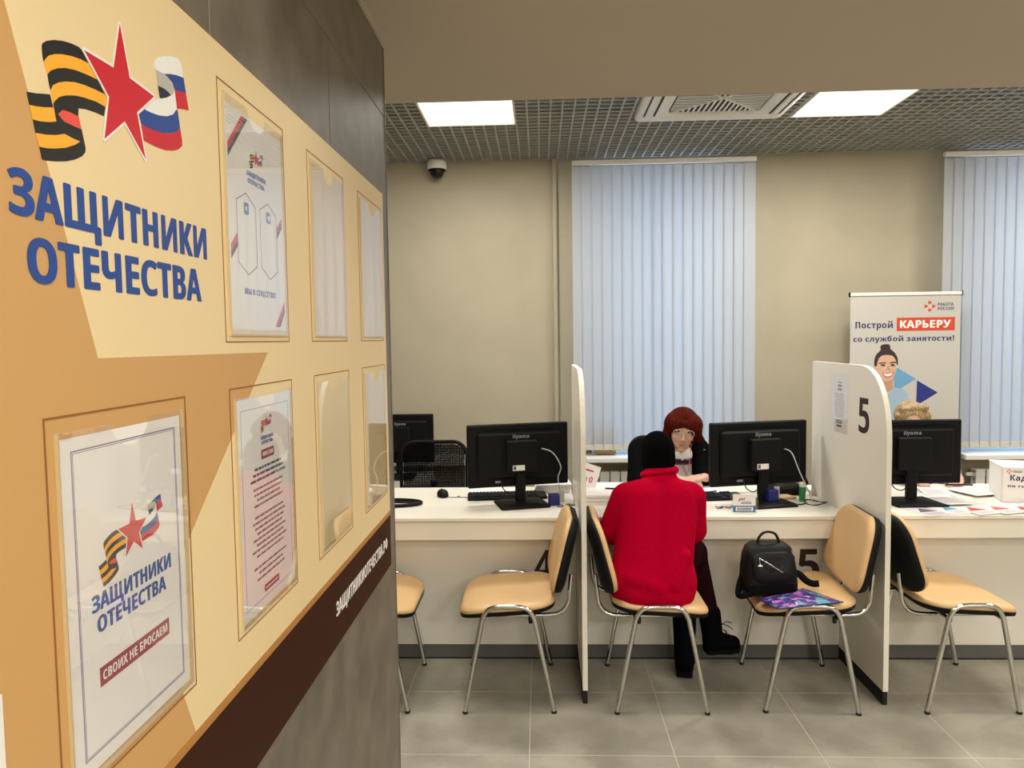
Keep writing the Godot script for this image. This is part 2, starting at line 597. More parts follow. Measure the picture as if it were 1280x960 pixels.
func make_materials() -> void:
	triplanar(mat("floor tile", Color.WHITE, 0.42), noise_tex(0.006, c8(138, 133, 119), c8(178, 171, 155), 3, 512, 6, 30.0), 0.8)
	mat("grout", c8(200, 192, 176), 0.9)
	triplanar(mat("wall tile", Color.WHITE, 0.5), noise_tex(0.012, c8(100, 92, 80), c8(128, 119, 105), 9, 512, 6, 20.0), 1.1)
	triplanar(mat("wall paint", Color.WHITE, 0.85), noise_tex(0.02, c8(175, 165, 142), c8(181, 171, 148), 5, 256, 3), 0.5)
	mat("plaster", c8(188, 177, 160), 0.9)
	mat("bare concrete", c8(138, 134, 127), 0.95)
	mat("grille metal", c8(172, 176, 174), 0.5, 0.2)
	mat("white plastic", c8(232, 230, 224), 0.45)
	mat("warm white laminate", c8(238, 232, 218), 0.35)
	mat("panel laminate", c8(230, 224, 212), 0.45)
	mat("plinth", c8(92, 90, 86), 0.6)
	mat("black plastic", c8(12, 12, 13), 0.55).metallic_specular = 0.3
	mat("soft black", c8(9, 9, 10), 0.85).metallic_specular = 0.25
	mat("matte black", c8(14, 14, 15), 0.65).metallic_specular = 0.3
	mat("rubber", c8(22, 22, 22), 0.8)
	mat("chrome", c8(205, 203, 198), 0.16, 1.0)
	mat("steel", c8(170, 168, 164), 0.3, 0.9)
	var lea := mat("cream vinyl", c8(216, 178, 126), 0.46)
	lea.normal_enabled = true
	lea.normal_texture = normal_noise(0.12, 21, 2.0)
	lea.normal_scale = 0.15
	lea.uv1_triplanar = true
	lea.uv1_scale = Vector3.ONE * 6.0
	mat("number brown", c8(46, 24, 22), 0.6)
	mat("board tan", c8(204, 158, 98), 0.55)
	mat("board light", c8(235, 211, 162), 0.55)
	mat("board brown", c8(58, 28, 13), 0.6).metallic_specular = 0.25
	mat("board bevel", c8(178, 124, 58), 0.55)
	mat("line brown", c8(150, 92, 42), 0.6)
	mat("logo black", c8(24, 23, 21), 0.6)
	mat("logo orange", c8(250, 176, 44), 0.6)
	mat("logo red", c8(204, 24, 40), 0.6)
	mat("logo coral", c8(232, 84, 66), 0.6)
	mat("logo white", c8(240, 238, 232), 0.6)
	mat("logo grey", c8(186, 182, 174), 0.6)
	mat("logo blue", c8(32, 70, 146), 0.6)
	mat("logo navy", c8(30, 34, 66), 0.6)
	mat("label red", c8(150, 20, 44), 0.6)
	mat("paper", c8(236, 232, 228), 0.7)
	mat("ink grey", c8(92, 88, 96), 0.8)
	mat("line violet", c8(126, 108, 148), 0.7)
	mat("icon blue", c8(52, 106, 160), 0.6)
	clear_pane("acrylic", Color(0.97, 0.97, 0.93), 0.03)
	clear_pane("window glass", Color(0.9, 0.95, 0.95), 0.04)
	var fab := mat("blind fabric", c8(204, 206, 208), 0.9)
	fab.backlight_enabled = true
	fab.backlight = Color(0.88, 0.9, 0.93)
	mat("dome glass", c8(8, 8, 9), 0.06)
	mat("filter grey", c8(70, 67, 62), 0.9)
	mat("acrylic edge", c8(204, 180, 134), 0.3)
	mat("screen glass", c8(10, 11, 14), 0.15)
	mat("eye white", c8(196, 188, 180), 0.35)
	mat("blouse", Color.WHITE, 0.8)
	M["blouse"].vertex_color_use_as_albedo = true
	mat("weight", c8(205, 198, 184), 0.8)
	mat("red wool", c8(166, 0, 38), 1.0).metallic_specular = 0.15
	M["red wool"].rim_enabled = true
	M["red wool"].rim = 0.25
	M["red wool"].rim_tint = 1.0
	M["red wool"].normal_enabled = true
	M["red wool"].normal_texture = normal_noise(0.05, 33, 6.0)
	M["red wool"].normal_scale = 0.5
	M["red wool"].uv1_triplanar = true
	M["red wool"].uv1_scale = Vector3.ONE * 3.0
	mat("black knit", c8(8, 8, 9), 1.0).metallic_specular = 0.1
	mat("black suiting", c8(15, 15, 17), 0.9).metallic_specular = 0.1
	mat("dark burgundy cloth", c8(34, 13, 16), 0.95).metallic_specular = 0.1
	mat("boot suede", c8(11, 11, 14), 0.9).metallic_specular = 0.1
	var skin := mat("skin", Color.WHITE, 0.5)
	skin.vertex_color_use_as_albedo = true
	skin.subsurf_scatter_enabled = true
	skin.subsurf_scatter_strength = 0.15
	var red_hair := mat("auburn hair", c8(108, 31, 12), 0.6)
	red_hair.metallic_specular = 0.15
	red_hair.albedo_texture = noise_tex(0.05, Color(0.35, 0.3, 0.3), Color(1.0, 1.0, 1.0), 41, 256, 3)
	red_hair.uv1_triplanar = true
	red_hair.uv1_scale = Vector3(9, 1.2, 9)
	red_hair.normal_enabled = true
	red_hair.normal_texture = normal_noise(0.06, 51, 8.0)
	red_hair.normal_scale = 0.8
	var fair := mat("fair hair", Color.WHITE, 0.5)
	fair.albedo_texture = noise_tex(0.03, c8(84, 62, 38), c8(226, 196, 140), 43, 256, 3)
	fair.uv1_triplanar = true
	fair.uv1_scale = Vector3(14, 5, 3)
	mat("wire gold", c8(205, 190, 165), 0.3, 0.8)
	mat("blue ink box", c8(22, 28, 104), 0.5)
	mat("green plastic", c8(22, 120, 66), 0.4)
	mat("grey plastic", c8(150, 150, 150), 0.4)
	mat("kraft", c8(196, 164, 120), 0.8)
	mat("cable white", c8(205, 205, 202), 0.5)
	mat("banner white", c8(194, 189, 181), 0.6)
	mat("banner red", c8(206, 66, 38), 0.6)
	mat("banner navy", c8(34, 40, 92), 0.6)
	mat("banner triangle navy", c8(28, 46, 124), 0.6)
	mat("banner pale blue", c8(104, 160, 196), 0.6)
	mat("print skin", c8(212, 170, 142), 0.6)
	mat("print neck", c8(192, 146, 118), 0.6)
	mat("print hair", c8(52, 36, 30), 0.6)
	mat("print shirt", c8(158, 182, 200), 0.6)
	mat("print brow", c8(84, 58, 46), 0.6)
	mat("print lips", c8(184, 92, 88), 0.6)
	mat("ribbon pink", c8(196, 120, 122), 0.8)
	mat("pale red", c8(214, 96, 84), 0.7)
	mat("sheet tint", c8(214, 206, 212), 0.7)
	mat("leather black", c8(14, 14, 15), 0.55).metallic_specular = 0.35
	mat("sweatshirt", c8(96, 104, 120), 0.9)
	var led := mat("led diffuser", Color.WHITE, 0.6)
	led.emission_enabled = true
	led.emission = Color(1.0, 0.97, 0.9)
	led.emission_energy_multiplier = 1.6
	var bag := mat("graphic print", Color.WHITE, 0.35)
	bag.albedo_texture = swirl_print()

func swirl_print() -> ImageTexture:
	# the printed pattern of the plastic folder bag: violet ground with pale ribbons and teal and pink patches
	var im := Image.create(192, 192, false, Image.FORMAT_RGB8)
	var n := FastNoiseLite.new()
	n.seed = 7
	n.frequency = 0.013
	n.fractal_octaves = 2
	for y in 192:
		for x in 192:
			var a := n.get_noise_2d(x * 1.6, y * 1.1)
			var b := n.get_noise_2d(x * 1.2 + 400.0, y * 1.4 + 90.0)
			var d := n.get_noise_2d(x * 0.9 + 900.0, y * 0.9 + 500.0)
			var c := Color(0.20, 0.11, 0.45)
			c = c.lerp(Color(0.36, 0.66, 0.70), 0.9 * smoothstep(0.22, 0.34, d))
			c = c.lerp(Color(0.80, 0.36, 0.66), 0.9 * smoothstep(0.22, 0.34, -d))
			c = c.lerp(Color(0.62, 0.52, 0.86), smoothstep(0.06, 0.0, absf(a)))
			c = c.lerp(Color(0.88, 0.86, 0.95), smoothstep(0.022, 0.008, absf(a - 0.03)))
			c = c.lerp(Color(0.80, 0.84, 0.95), smoothstep(0.03, 0.01, absf(b)))
			im.set_pixel(x, y, c)
	return ImageTexture.create_from_image(im)


# ---------------------------------------------------------------- camera, sky, exposure
func make_view() -> void:
	var cam := Camera3D.new()
	cam.name = "camera"
	cam.transform = Transform3D(Basis(Vector3(0.99918272, -0.01447246, -0.03774178), Vector3(0.01217582, 0.99810079, -0.06038684), Vector3(0.03854404, 0.05987795, 0.99746127)), Vector3(0, 1.61, 0))
	cam.fov = 54.851
	cam.near = 0.05
	cam.far = 60.0
	cam.current = true
	add_child(cam)
	var env := Environment.new()
	env.background_mode = Environment.BG_SKY
	var sky := Sky.new()
	var ps := ProceduralSkyMaterial.new()
	ps.sky_top_color = Color(0.68, 0.84, 1.0)
	ps.sky_horizon_color = Color(0.72, 0.86, 1.0)
	ps.ground_horizon_color = Color(0.76, 0.82, 0.90)
	ps.ground_bottom_color = Color(0.70, 0.76, 0.83)
	ps.sky_energy_multiplier = SKY_ENERGY
	ps.ground_energy_multiplier = SKY_ENERGY
	sky.sky_material = ps
	env.sky = sky
	env.tonemap_mode = Environment.TONE_MAPPER_LINEAR
	env.tonemap_exposure = EXPOSURE
	env.sdfgi_enabled = true
	env.ssao_enabled = true
	env.ssil_enabled = true
	var we := WorldEnvironment.new()
	we.name = "environment"
	we.environment = env
	add_child(we)

const SKY_ENERGY := 1.5
const EXPOSURE := 1.15
const SOFFIT_Z := -0.70
const LAMP := 3.1
const HALL_LAMP := 3.4
const LAMP_COLOR := Color(1.0, 0.988, 0.958)

func panel_light(at: Vector3, size: float, energy: float, label: String, group: String) -> void:
	var t := thing("ceiling_light_panel", label, "ceiling light", at, 0.0, group)
	var f := new_st()
	var h := size / 2.0
	for s in [-1.0, 1.0]:
		box(f, Vector3(s * (h - 0.006), 0, 0), Vector3(0.012, 0.03, size))
		box(f, Vector3(0, 0, s * (h - 0.006)), Vector3(size - 0.024, 0.03, 0.012))
	obj("frame", done(f), M["white plastic"], t)
	obj("diffuser", boxed(Vector3(0, 0, 0), Vector3(size - 0.026, 0.014, size - 0.026)), M["led diffuser"], t)
	var l := AreaLight3D.new()
	l.name = "panel_glow"
	l.area_size = Vector2(size - 0.03, size - 0.03)
	l.light_energy = energy
	l.light_color = LAMP_COLOR
	l.area_range = 14.0
	l.area_attenuation = 2.0
	l.shadow_enabled = true
	l.position = Vector3(0, -0.02, 0)
	l.rotation.x = -PI / 2
	t.add_child(l)


# ---------------------------------------------------------------- the setting
func make_setting() -> void:
	# floor: a bed of grout with one tile for each square
	var fl := struct_node("floor")
	obj("bed", spans(Vector3(-3.6, -0.2, -5.9), Vector3(5.3, -0.0006, 6.5)), M["grout"], fl)
	var tile := boxed(Vector3(0, -0.006, 0), Vector3(0.5575, 0.012, 0.5108), 0.0005).commit()
	obj("tile_field", spans(Vector3(-0.5, -0.012, -0.7205), Vector3(5.25, 0.0, 6.45)), M["floor tile"], fl)
	for i in 16:
		for j in 10:
			var o := obj("tile", tile, M["floor tile"], fl)
			o.position = Vector3(-0.06 + 0.5612 * (i - 6) + 0.28, 0, -2.78 + 0.5145 * (j - 6) + 0.257)
	# walls
	var wb := struct_node("wall_back")
	var st := new_st()
	var y0 := 0.70
	var y1 := 2.99
	for seg in [[-3.6, 0.40], [1.51, 3.24], [4.62, 5.3]]:
		box(st, Vector3((seg[0] + seg[1]) / 2, 1.51, WALL_Z - 0.15), Vector3(seg[1] - seg[0], 3.02, 0.3))
	for seg in [[0.40, 1.51], [3.24, 4.62]]:
		box(st, Vector3((seg[0] + seg[1]) / 2, y0 / 2, WALL_Z - 0.15), Vector3(seg[1] - seg[0], y0, 0.3))
		box(st, Vector3((seg[0] + seg[1]) / 2, (y1 + 3.02) / 2, WALL_Z - 0.15), Vector3(seg[1] - seg[0], 3.02 - y1, 0.3))
	obj("masonry", done(st), M["wall paint"], wb)
	obj("upper_masonry", spans(Vector3(-3.6, 3.02, WALL_Z - 0.3), Vector3(5.3, 3.45, WALL_Z)), M["wall paint"], wb)
	var wr := obj("wall_right", spans(Vector3(5.2, 0, -5.9), Vector3(5.4, 3.45, 6.6)), M["wall paint"], self)
	wr.set_meta("kind", "structure")
	var wo := obj("wall_office_end", spans(Vector3(-3.6, 0, -5.9), Vector3(-3.4, 3.45, -1.9)), M["wall paint"], self)
	wo.set_meta("kind", "structure")
	var wf := obj("wall_front", spans(Vector3(-0.6, 0, 6.4), Vector3(5.4, 3.2, 6.6)), M["wall paint"], self)
	wf.set_meta("kind", "structure")
	var wd := obj("wall_divider", spans(Vector3(-3.6, 0, -2.0), Vector3(-0.58, 3.45, -1.85)), M["wall paint"], self)
	wd.set_meta("kind", "structure")
	# the lobby wall with porcelain slabs
	var wl := struct_node("wall_left")
	obj("core", spans(Vector3(-0.58, 0, -2.004), Vector3(-0.418, 3.05, 6.5)), M["grout"], wl)
	var ys := [0.002, 1.05, 2.21, 3.0]
	for j in 3:
		for i in 16:
			var za := -2.01 + 0.536 * i
			var zb := minf(za + 0.533, 6.4)
			if za < 6.39:
				obj("slab", spans(Vector3(-0.418, ys[j] + 0.001, za), Vector3(-0.410, ys[j + 1] - 0.001, zb), 0.0012), M["wall tile"], wl)
	obj("edge_trim", spans(Vector3(-0.58, 0.0, -2.0165), Vector3(-0.4085, 3.0, -2.0105)), M["wall tile"], wl)
	# ceilings
	# the lobby ceiling hangs as high as the office's; between them runs a low plaster soffit
	var ch := obj("ceiling_lobby", spans(Vector3(-0.58, GRID_Y, SOFFIT_Z - 0.02), Vector3(5.3, GRID_Y + 0.1, 6.5)), M["plaster"], self)
	ch.set_meta("kind", "structure")
	var so := obj("ceiling_soffit", spans(Vector3(-0.4095, HALL_Y, -2.50), Vector3(5.3, HALL_Y + 0.08, SOFFIT_Z)), M["plaster"], self)
	so.set_meta("kind", "structure")
	var sx := obj("ceiling_soffit_return", spans(Vector3(-3.5, HALL_Y, -2.50), Vector3(-0.4095, HALL_Y + 0.08, -2.017)), M["plaster"], self)
	sx.set_meta("kind", "structure")
	var sr := obj("ceiling_soffit_front", spans(Vector3(-0.4095, HALL_Y + 0.08, SOFFIT_Z - 0.05), Vector3(5.3, GRID_Y, SOFFIT_Z)), M["plaster"], self)
	sr.set_meta("kind", "structure")
	var tr := obj("trim_1", spans(Vector3(-0.409, HALL_Y - 0.010, -2.005), Vector3(-0.402, HALL_Y, SOFFIT_Z)), M["plaster"], self)
	tr.set_meta("kind", "structure")
	var cr := obj("ceiling_riser", spans(Vector3(-3.5, HALL_Y + 0.08, -2.50), Vector3(5.3, 3.45, -2.44)), M["plaster"], self)
	cr.set_meta("kind", "structure")
	var cs := obj("ceiling_slab", spans(Vector3(-3.6, 3.36, -6.15), Vector3(5.4, 3.46, -2.4)), M["bare concrete"], self)
	cs.set_meta("kind", "structure")
	var cg := struct_node("ceiling")
	var cell := 0.0722
	var ox := -0.713
	var oz := -4.305
	var holes := [Rect2(-0.713, -4.883, 0.578, 0.578), Rect2(1.606, -4.883, 0.578, 0.578), Rect2(0.61, -4.84, 0.92, 0.92), Rect2(-0.713, -3.15, 0.578, 0.578), Rect2(1.606, -3.15, 0.578, 0.578), Rect2(3.917, -4.883, 0.578, 0.578), Rect2(3.917, -3.15, 0.578, 0.578)]
	for k in range(-21, 19):
		var z := oz + k * cell
		if z > -2.51 or z < WALL_Z + 0.01:
			continue
		var xs := [[-1.6, 5.2]]
		for h in holes:
			if z > h.position.y - 0.004 and z < h.end.y + 0.004:
				var nxt := []
				for s in xs:
					if h.position.x > s[0] and h.end.x < s[1]:
						nxt.append([s[0], h.position.x - 0.001])
						nxt.append([h.end.x + 0.001, s[1]])
					else:
						nxt.append(s)
				xs = nxt
		for s in xs:
			obj("grille_bar", spans(Vector3(s[0], GRID_Y, z - 0.005), Vector3(s[1], GRID_Y + 0.008, z + 0.005)), M["grille metal"], cg)
	for k in range(-12, 82):
		var x := ox + k * cell
		var zs := [[WALL_Z + 0.005, -2.51]]
		for h in holes:
			if x > h.position.x - 0.004 and x < h.end.x + 0.004:
				var nxt := []
				for s in zs:
					if h.position.y > s[0] and h.end.y < s[1]:
						nxt.append([s[0], h.position.y - 0.001])
						nxt.append([h.end.y + 0.001, s[1]])
					else:
						nxt.append(s)
				zs = nxt
		for s in zs:
			obj("grille_bar", spans(Vector3(x - 0.0055, GRID_Y + 0.0005, s[0]), Vector3(x + 0.0055, GRID_Y + 0.0075, s[1])), M["grille metal"], cg)
	# lamps
	var office := "square light panels set in the grille ceiling"
	panel_light(Vector3(-0.424, GRID_Y + 0.012, -4.594), 0.576, LAMP, "square white light panel in the grille ceiling near the dome camera", office)
	panel_light(Vector3(1.895, GRID_Y + 0.012, -4.594), 0.576, LAMP, "square white light panel beside the ceiling air conditioner", office)
	panel_light(Vector3(4.206, GRID_Y + 0.012, -4.594), 0.576, LAMP, "square white light panel in the grille ceiling by the end wall", office)
	for x in [-0.424, 1.895, 4.206]:
		panel_light(Vector3(x, GRID_Y + 0.012, -2.861), 0.576, LAMP * 0.65, "square white light panel above the visitor chairs behind the lobby ceiling edge", office)
	for p in [Vector2(0.6, 0.3), Vector2(2.3, 0.3), Vector2(4.0, 0.3), Vector2(0.6, 2.6), Vector2(2.3, 2.6), Vector2(4.0, 2.6), Vector2(0.6, 4.8), Vector2(2.3, 4.8), Vector2(4.0, 4.8)]:
		panel_light(Vector3(p.x, GRID_Y - 0.016, p.y), 0.576, HALL_LAMP * (0.72 if p.y < 1.0 else 1.32), "square white light panel on the plaster lobby ceiling", "lobby light panels")
	make_air_conditioner()
	# windows
	for w in [["window_1", 0.40, 1.51], ["window_2", 3.24, 4.62]]:
		var win := struct_node(w[0])
		var f := new_st()
		var xa: float = w[1]
		var xb: float = w[2]
		var zf := WALL_Z - 0.22
		box(f, Vector3((xa + xb) / 2, y0 + 0.04, zf), Vector3(xb - xa, 0.08, 0.07), 0.004)
		box(f, Vector3((xa + xb) / 2, y1 - 0.03, zf), Vector3(xb - xa, 0.06, 0.07), 0.004)
		box(f, Vector3((xa + xb) / 2, 1.42, zf), Vector3(xb - xa - 0.16, 0.08, 0.07), 0.004)
		for x in [xa + 0.04, xb - 0.04]:
			box(f, Vector3(x, (y0 + y1) / 2, zf), Vector3(0.08, y1 - y0 - 0.16, 0.07), 0.004)
		obj("window_frame", done(f), M["white plastic"], win)
		obj("pane", spans(Vector3(xa + 0.08, y0 + 0.08, zf - 0.004), Vector3(xb - 0.08, 1.38, zf + 0.004)), M["window glass"], win)
		obj("pane", spans(Vector3(xa + 0.08, 1.46, zf - 0.004), Vector3(xb - 0.08, y1 - 0.08, zf + 0.004)), M["window glass"], win)
		obj("window_sill", spans(Vector3(xa - 0.06, 0.658, WALL_Z + 0.001), Vector3(xb + 0.06, 0.698, WALL_Z + 0.22), 0.006), M["white plastic"], win)
		obj("inner_sill", spans(Vector3(xa, 0.66, WALL_Z - 0.20), Vector3(xb, 0.703, WALL_Z + 0.001)), M["white plastic"], win)
	# riser pipe boxed against the wall, and a cable trunking
	var pipe := obj("trim_2", tubed([Vector3(0.125, 0.05, -5.825), Vector3(0.125, 1.5, -5.825), Vector3(0.125, 3.0, -5.825)], 0.021, 14), M["wall paint"], self)
	pipe.set_meta("kind", "structure")
	var duct := obj("trim_3", spans(Vector3(-3.4, 0.615, -5.85), Vector3(0.08, 0.70, -5.80), 0.005), M["white plastic"], self)
	duct.set_meta("kind", "structure")
	make_blind(0.262, 18, "white vertical slat blind behind the red-haired clerk", 0.7445)
	make_blind(3.03, 20, "white vertical slat blind beside the roll-up banner", 0.739)
	make_radiator(0.45, 14, "white sectional radiator under the window behind the red-haired clerk")
	make_radiator(3.30, 12, "white sectional radiator under the window beside the roll-up banner")
	# dome camera
	var dc := thing("security_camera", "white dome security camera with dark glass under the grille ceiling", "camera", Vector3(-0.776, 2.995, -5.755))
	obj("housing", lathed([Vector2(0.055, 0.0), Vector2(0.066, -0.004), Vector2(0.074, -0.022), Vector2(0.075, -0.058), Vector2(0.071, -0.072), Vector2(0.058, -0.078)], Vector3.ZERO, 28), M["white plastic"], dc)
	var dome := []
	for k in 8:
		var a := PI / 2 * k / 7.0
		dome.append(Vector2(0.056 * cos(a) + 0.0005, -0.078 - 0.066 * sin(a)))
	obj("dome", lathed(dome, Vector3.ZERO, 24), M["dome glass"], dc)
	obj("collar", lathed([Vector2(0.067, -0.070), Vector2(0.068, -0.082), Vector2(0.055, -0.083)], Vector3.ZERO, 28), M["black plastic"], dc)

func make_blind(x: float, n: int, label: String, bottom: float) -> void:
	var t := thing("vertical_blind", label, "blind", Vector3(x, 0, -5.72), 0.0, "vertical slat blinds at the windows")
	var w := n * 0.0762
	obj("headrail", spans(Vector3(-0.006, 2.922, -0.018), Vector3(w + 0.006, 2.956, 0.02), 0.003), M["white plastic"], t)
	var slat := new_st()
	# a gently bowed strip of cloth with a thickness of half a millimetre
	var pts := []
	for k in 7:
		var u := k / 6.0 - 0.5
		pts.append(Vector2(u * 0.089, 0.002 * (1.0 - 4.0 * u * u)))
	var poly := PackedVector2Array()
	for p in pts:
		poly.append(p)
	for k in 7:
		poly.append(pts[6 - k] - Vector2(0, 0.0005))
	prism(slat, poly, 2.912 - bottom, Transform3D(Basis(Vector3(1, 0, 0), Vector3(0, 0, -1), Vector3(0, 1, 0)), Vector3(0, bottom, 0)))
	var sm := done(slat).commit()
	var pocket := spans(Vector3(-0.042, bottom, -0.009), Vector3(0.042, bottom + 0.042, 0.002), 0.002).commit()
	var chain := tubed(smooth([Vector3(-0.038, bottom + 0.012, 0.006), Vector3(0.0, bottom - 0.001, 0.007), Vector3(0.038, bottom + 0.012, 0.006)], 4), 0.0016, 5).commit()
	rng.seed = 5 + n
	for i in n:
		var s := obj("slat", sm, M["blind fabric"], t)
		s.position = Vector3(0.038 + i * 0.0762, 0, 0)
		s.rotation.y = deg_to_rad(7.0 + rng.randf_range(-1.2, 1.2))
		if n == 18 and i == 8:
			s.rotation.y = deg_to_rad(24.0)
		obj("weight_pocket", pocket, M["weight"], s)
		if i < n - 1:
			obj("bead_chain", chain, M["white plastic"], s).position.x = 0.038

func make_radiator(x: float, n: int, label: String) -> void:
	var t := thing("radiator", label, "radiator", Vector3(x, 0.12, -5.75), 0.0, "radiators under the windows")
	var st := new_st()
	box(st, Vector3(0, 0.22, 0.034), Vector3(0.070, 0.44, 0.006), 0.002)
	box(st, Vector3(0, 0.22, -0.034), Vector3(0.070, 0.44, 0.006), 0.002)
	box(st, Vector3(0, 0.22, 0), Vector3(0.012, 0.42, 0.07), 0.002)
	box(st, Vector3(0, 0.445, 0.0), Vector3(0.072, 0.016, 0.08), 0.004)
	box(st, Vector3(0, 0.41, 0), Vector3(0.079, 0.034, 0.034), 0.004)
	box(st, Vector3(0, 0.02, 0), Vector3(0.079, 0.034, 0.034), 0.004)
	var m := done(st).commit()
	for i in n:
		obj("section", m, M["white plastic"], t).position = Vector3(0.04 + i * 0.08, 0, 0)
	obj("valve", lathed([Vector2(0.012, 0), Vector2(0.016, 0.01), Vector2(0.016, 0.04), Vector2(0.010, 0.05)], Vector3(-0.002, 0.41, 0), 12, Basis(Vector3.FORWARD, -PI / 2)), M["white plastic"], t)
	var feet := new_st()
	for i in [1, n - 2]:
		box(feet, Vector3(0.04 + i * 0.08, -0.055, 0), Vector3(0.03, 0.13, 0.04))
	obj("foot", done(feet), M["white plastic"], t)

func make_air_conditioner() -> void:
	var t := thing("air_conditioner", "white ceiling cassette air conditioner with crossed louvre grille", "air conditioner", Vector3(1.07, GRID_Y, -4.38))
	var outer := rrect(0.915, 0.915, 0.05, 6)
	var inner := rrect(0.56, 0.56, 0.05, 6)
	var r := []
	for lv in [[1.0, 0.02], [1.0, -0.010], [0.985, -0.020], [0.93, -0.027]]:
		var ring := []
		for p in outer:
			ring.append(Vector3(p.x * lv[0], lv[1], p.y * lv[0]))
		r.append(ring)
	var last := []
	for p in inner:
		last.append(Vector3(p.x, -0.03, p.y))
	r.append(last)
	last = []
	for p in inner:
		last.append(Vector3(p.x * 0.985, -0.016, p.y * 0.985))
	r.append(last)
	var st := new_st()
	rings(st, r, true, false)
	obj("fascia", done(st), M["white plastic"], t)
	for k in [0, 2]:
		var b := Basis(Vector3.UP, k * PI / 2)
		obj("air_slot", boxed(b * Vector3(0.352, -0.0285, 0), Vector3(0.012, 0.006, 0.60), 0.0, b), M["black plastic"], t)
		obj("flap", boxed(b * Vector3(0.385, -0.029, 0), Vector3(0.042, 0.008, 0.62), 0.003, b * Basis(Vector3.BACK, 0.12)), M["white plastic"], t)
		obj("air_slot", boxed(b * Vector3(0.413, -0.0275, 0), Vector3(0.008, 0.006, 0.62), 0.0, b), M["black plastic"], t)
	# intake grille: four triangles of bars over a dark filter, split by a cross
	obj("filter", boxed(Vector3(0, -0.014, 0), Vector3(0.54, 0.004, 0.54)), M["filter grey"], t)
	for k in 4:
		var b := Basis(Vector3.UP, k * PI / 2)
		for i in range(-8, 9):
			var lat := i * 0.031
			var len_ := 0.266 - absf(lat)
			if len_ > 0.02:
				obj("grille_slat", boxed(b * Vector3(absf(lat) + len_ / 2, -0.021, lat), Vector3(len_, 0.003, 0.013), 0.0, b), M["white plastic"], t)
	for a in [PI / 4, -PI / 4]:
		obj("grille_rib", boxed(Vector3(0, -0.023, 0), Vector3(0.74, 0.008, 0.010), 0.0, Basis(Vector3.UP, a)), M["white plastic"], t)


# ---------------------------------------------------------------- the information board
func board_frame(s: float, y: float, h: float) -> Transform3D:
	# local x runs along the lobby wall towards the windows, y up, z out of the wall
	return Transform3D(Basis(Vector3(0, 0, -1), Vector3.UP, Vector3(1, 0, 0)), Vector3(-0.4 + h, y, -s))

func emblem(parent: Node3D, at: Vector2, width: float, h: float, t: float) -> void:
	var kinds := {
		"ribbon_black": ["logo black", ["black1", "black2", "black3", "blackside"], 0.0],
		"ribbon_orange": ["logo orange", ["orange1", "orange2", "orange3", "orange4"], 0.0],
		"ribbon_back": ["logo coral", ["redback"], 0.0],
		"flag_white": ["logo white", ["white1", "white2"], 0.0],
		"flag_fold": ["logo grey", ["greyfold"], 1.0],
		"flag_shadow": ["logo navy", ["navyfold"], 1.0],
		"flag_blue": ["logo blue", ["blue1", "blue2"], 1.0],
		"flag_red": ["logo red", ["red1", "red2"], 1.0],
	}
	for name_ in kinds:
		var st := new_st()
		for p in kinds[name_][1]:
			prism(st, pairs(LOGO[p], width * 0.001, at), t, lift(Vector3(0, 0, h + t * kinds[name_][2])))
		obj(name_, done(st), M[kinds[name_][0]], parent)
	var star := pairs(LOGO["star"], width * 0.001, at)
	var grown := Geometry2D.offset_polygon(star, width * 0.009, Geometry2D.JOIN_MITER)
	obj("star_outline", prismed(grown[0], t, lift(Vector3(0, 0, h + t * 2.0))), M["logo white"], parent)
	obj("star", prismed(star, t, lift(Vector3(0, 0, h + t * 3.0))), M["logo red"], parent)

func words(parent: Node3D, s: String, at: Vector2, w: float, capital: float, h: float, m: String, t := 0.0003, bold := 0.028) -> void:
	obj("lettering", text_mesh(s, w, capital, lift(Vector3(at.x, at.y, h)), t, bold), M[m], parent)

func pocket(board: Node3D, s: float, y: float) -> void:
	var p := Node3D.new()
	p.name = "pocket"
	board.add_child(p, true)
	p.position = Vector3(s, y, 0)
	var w := 0.2385
	var hh := 0.3325
	var st := new_st()
	frame_bars(st, Vector2(0, 0), Vector2(w, hh), 0.0016, 0.0003, 0.0005)
	obj("outline", done(st), M["line brown"], p)
	var a := Vector2(0.0130, 0.0095)
	var b := Vector2(0.2265, 0.3185)
	var poly := PackedVector2Array([a, Vector2(b.x, a.y), b])
	var mid := (a.x + b.x) / 2
	for k in 13:
		var w2 := PI * k / 12.0
		poly.append(Vector2(mid + 0.0325 * cos(w2), b.y - 0.0235 * sin(w2)))
	poly.append(Vector2(a.x, b.y))
	obj("pane", prismed(poly, 0.0012, lift(Vector3(0, 0, 0.0033))), M["acrylic"], p)
	st = new_st()
	prism(st, quad_poly(a.x - 0.001, a.y - 0.001, b.x + 0.001, a.y + 0.002), 0.0030, lift(Vector3(0, 0, 0.0002)))
	prism(st, quad_poly(a.x - 0.001, a.y + 0.002, a.x + 0.001, b.y), 0.0030, lift(Vector3(0, 0, 0.0002)))
	prism(st, quad_poly(b.x - 0.001, a.y + 0.002, b.x + 0.001, b.y), 0.0030, lift(Vector3(0, 0, 0.0002)))
	obj("spacer", done(st), M["acrylic edge"], p)

func sheet(label: String, s0: float, y0: float, s1: float, y1: float) -> Node3D:
	var t := thing("printed_sheet", label, "paper sheet", Vector3.ZERO, 0.0, "printed sheets in the board's clear pockets")
	t.transform = board_frame(0, 0, 0.0006)
	obj("paper", prismed(quad_poly(s0, y0, s1, y1), 0.0003), M["paper"], t)
	return t

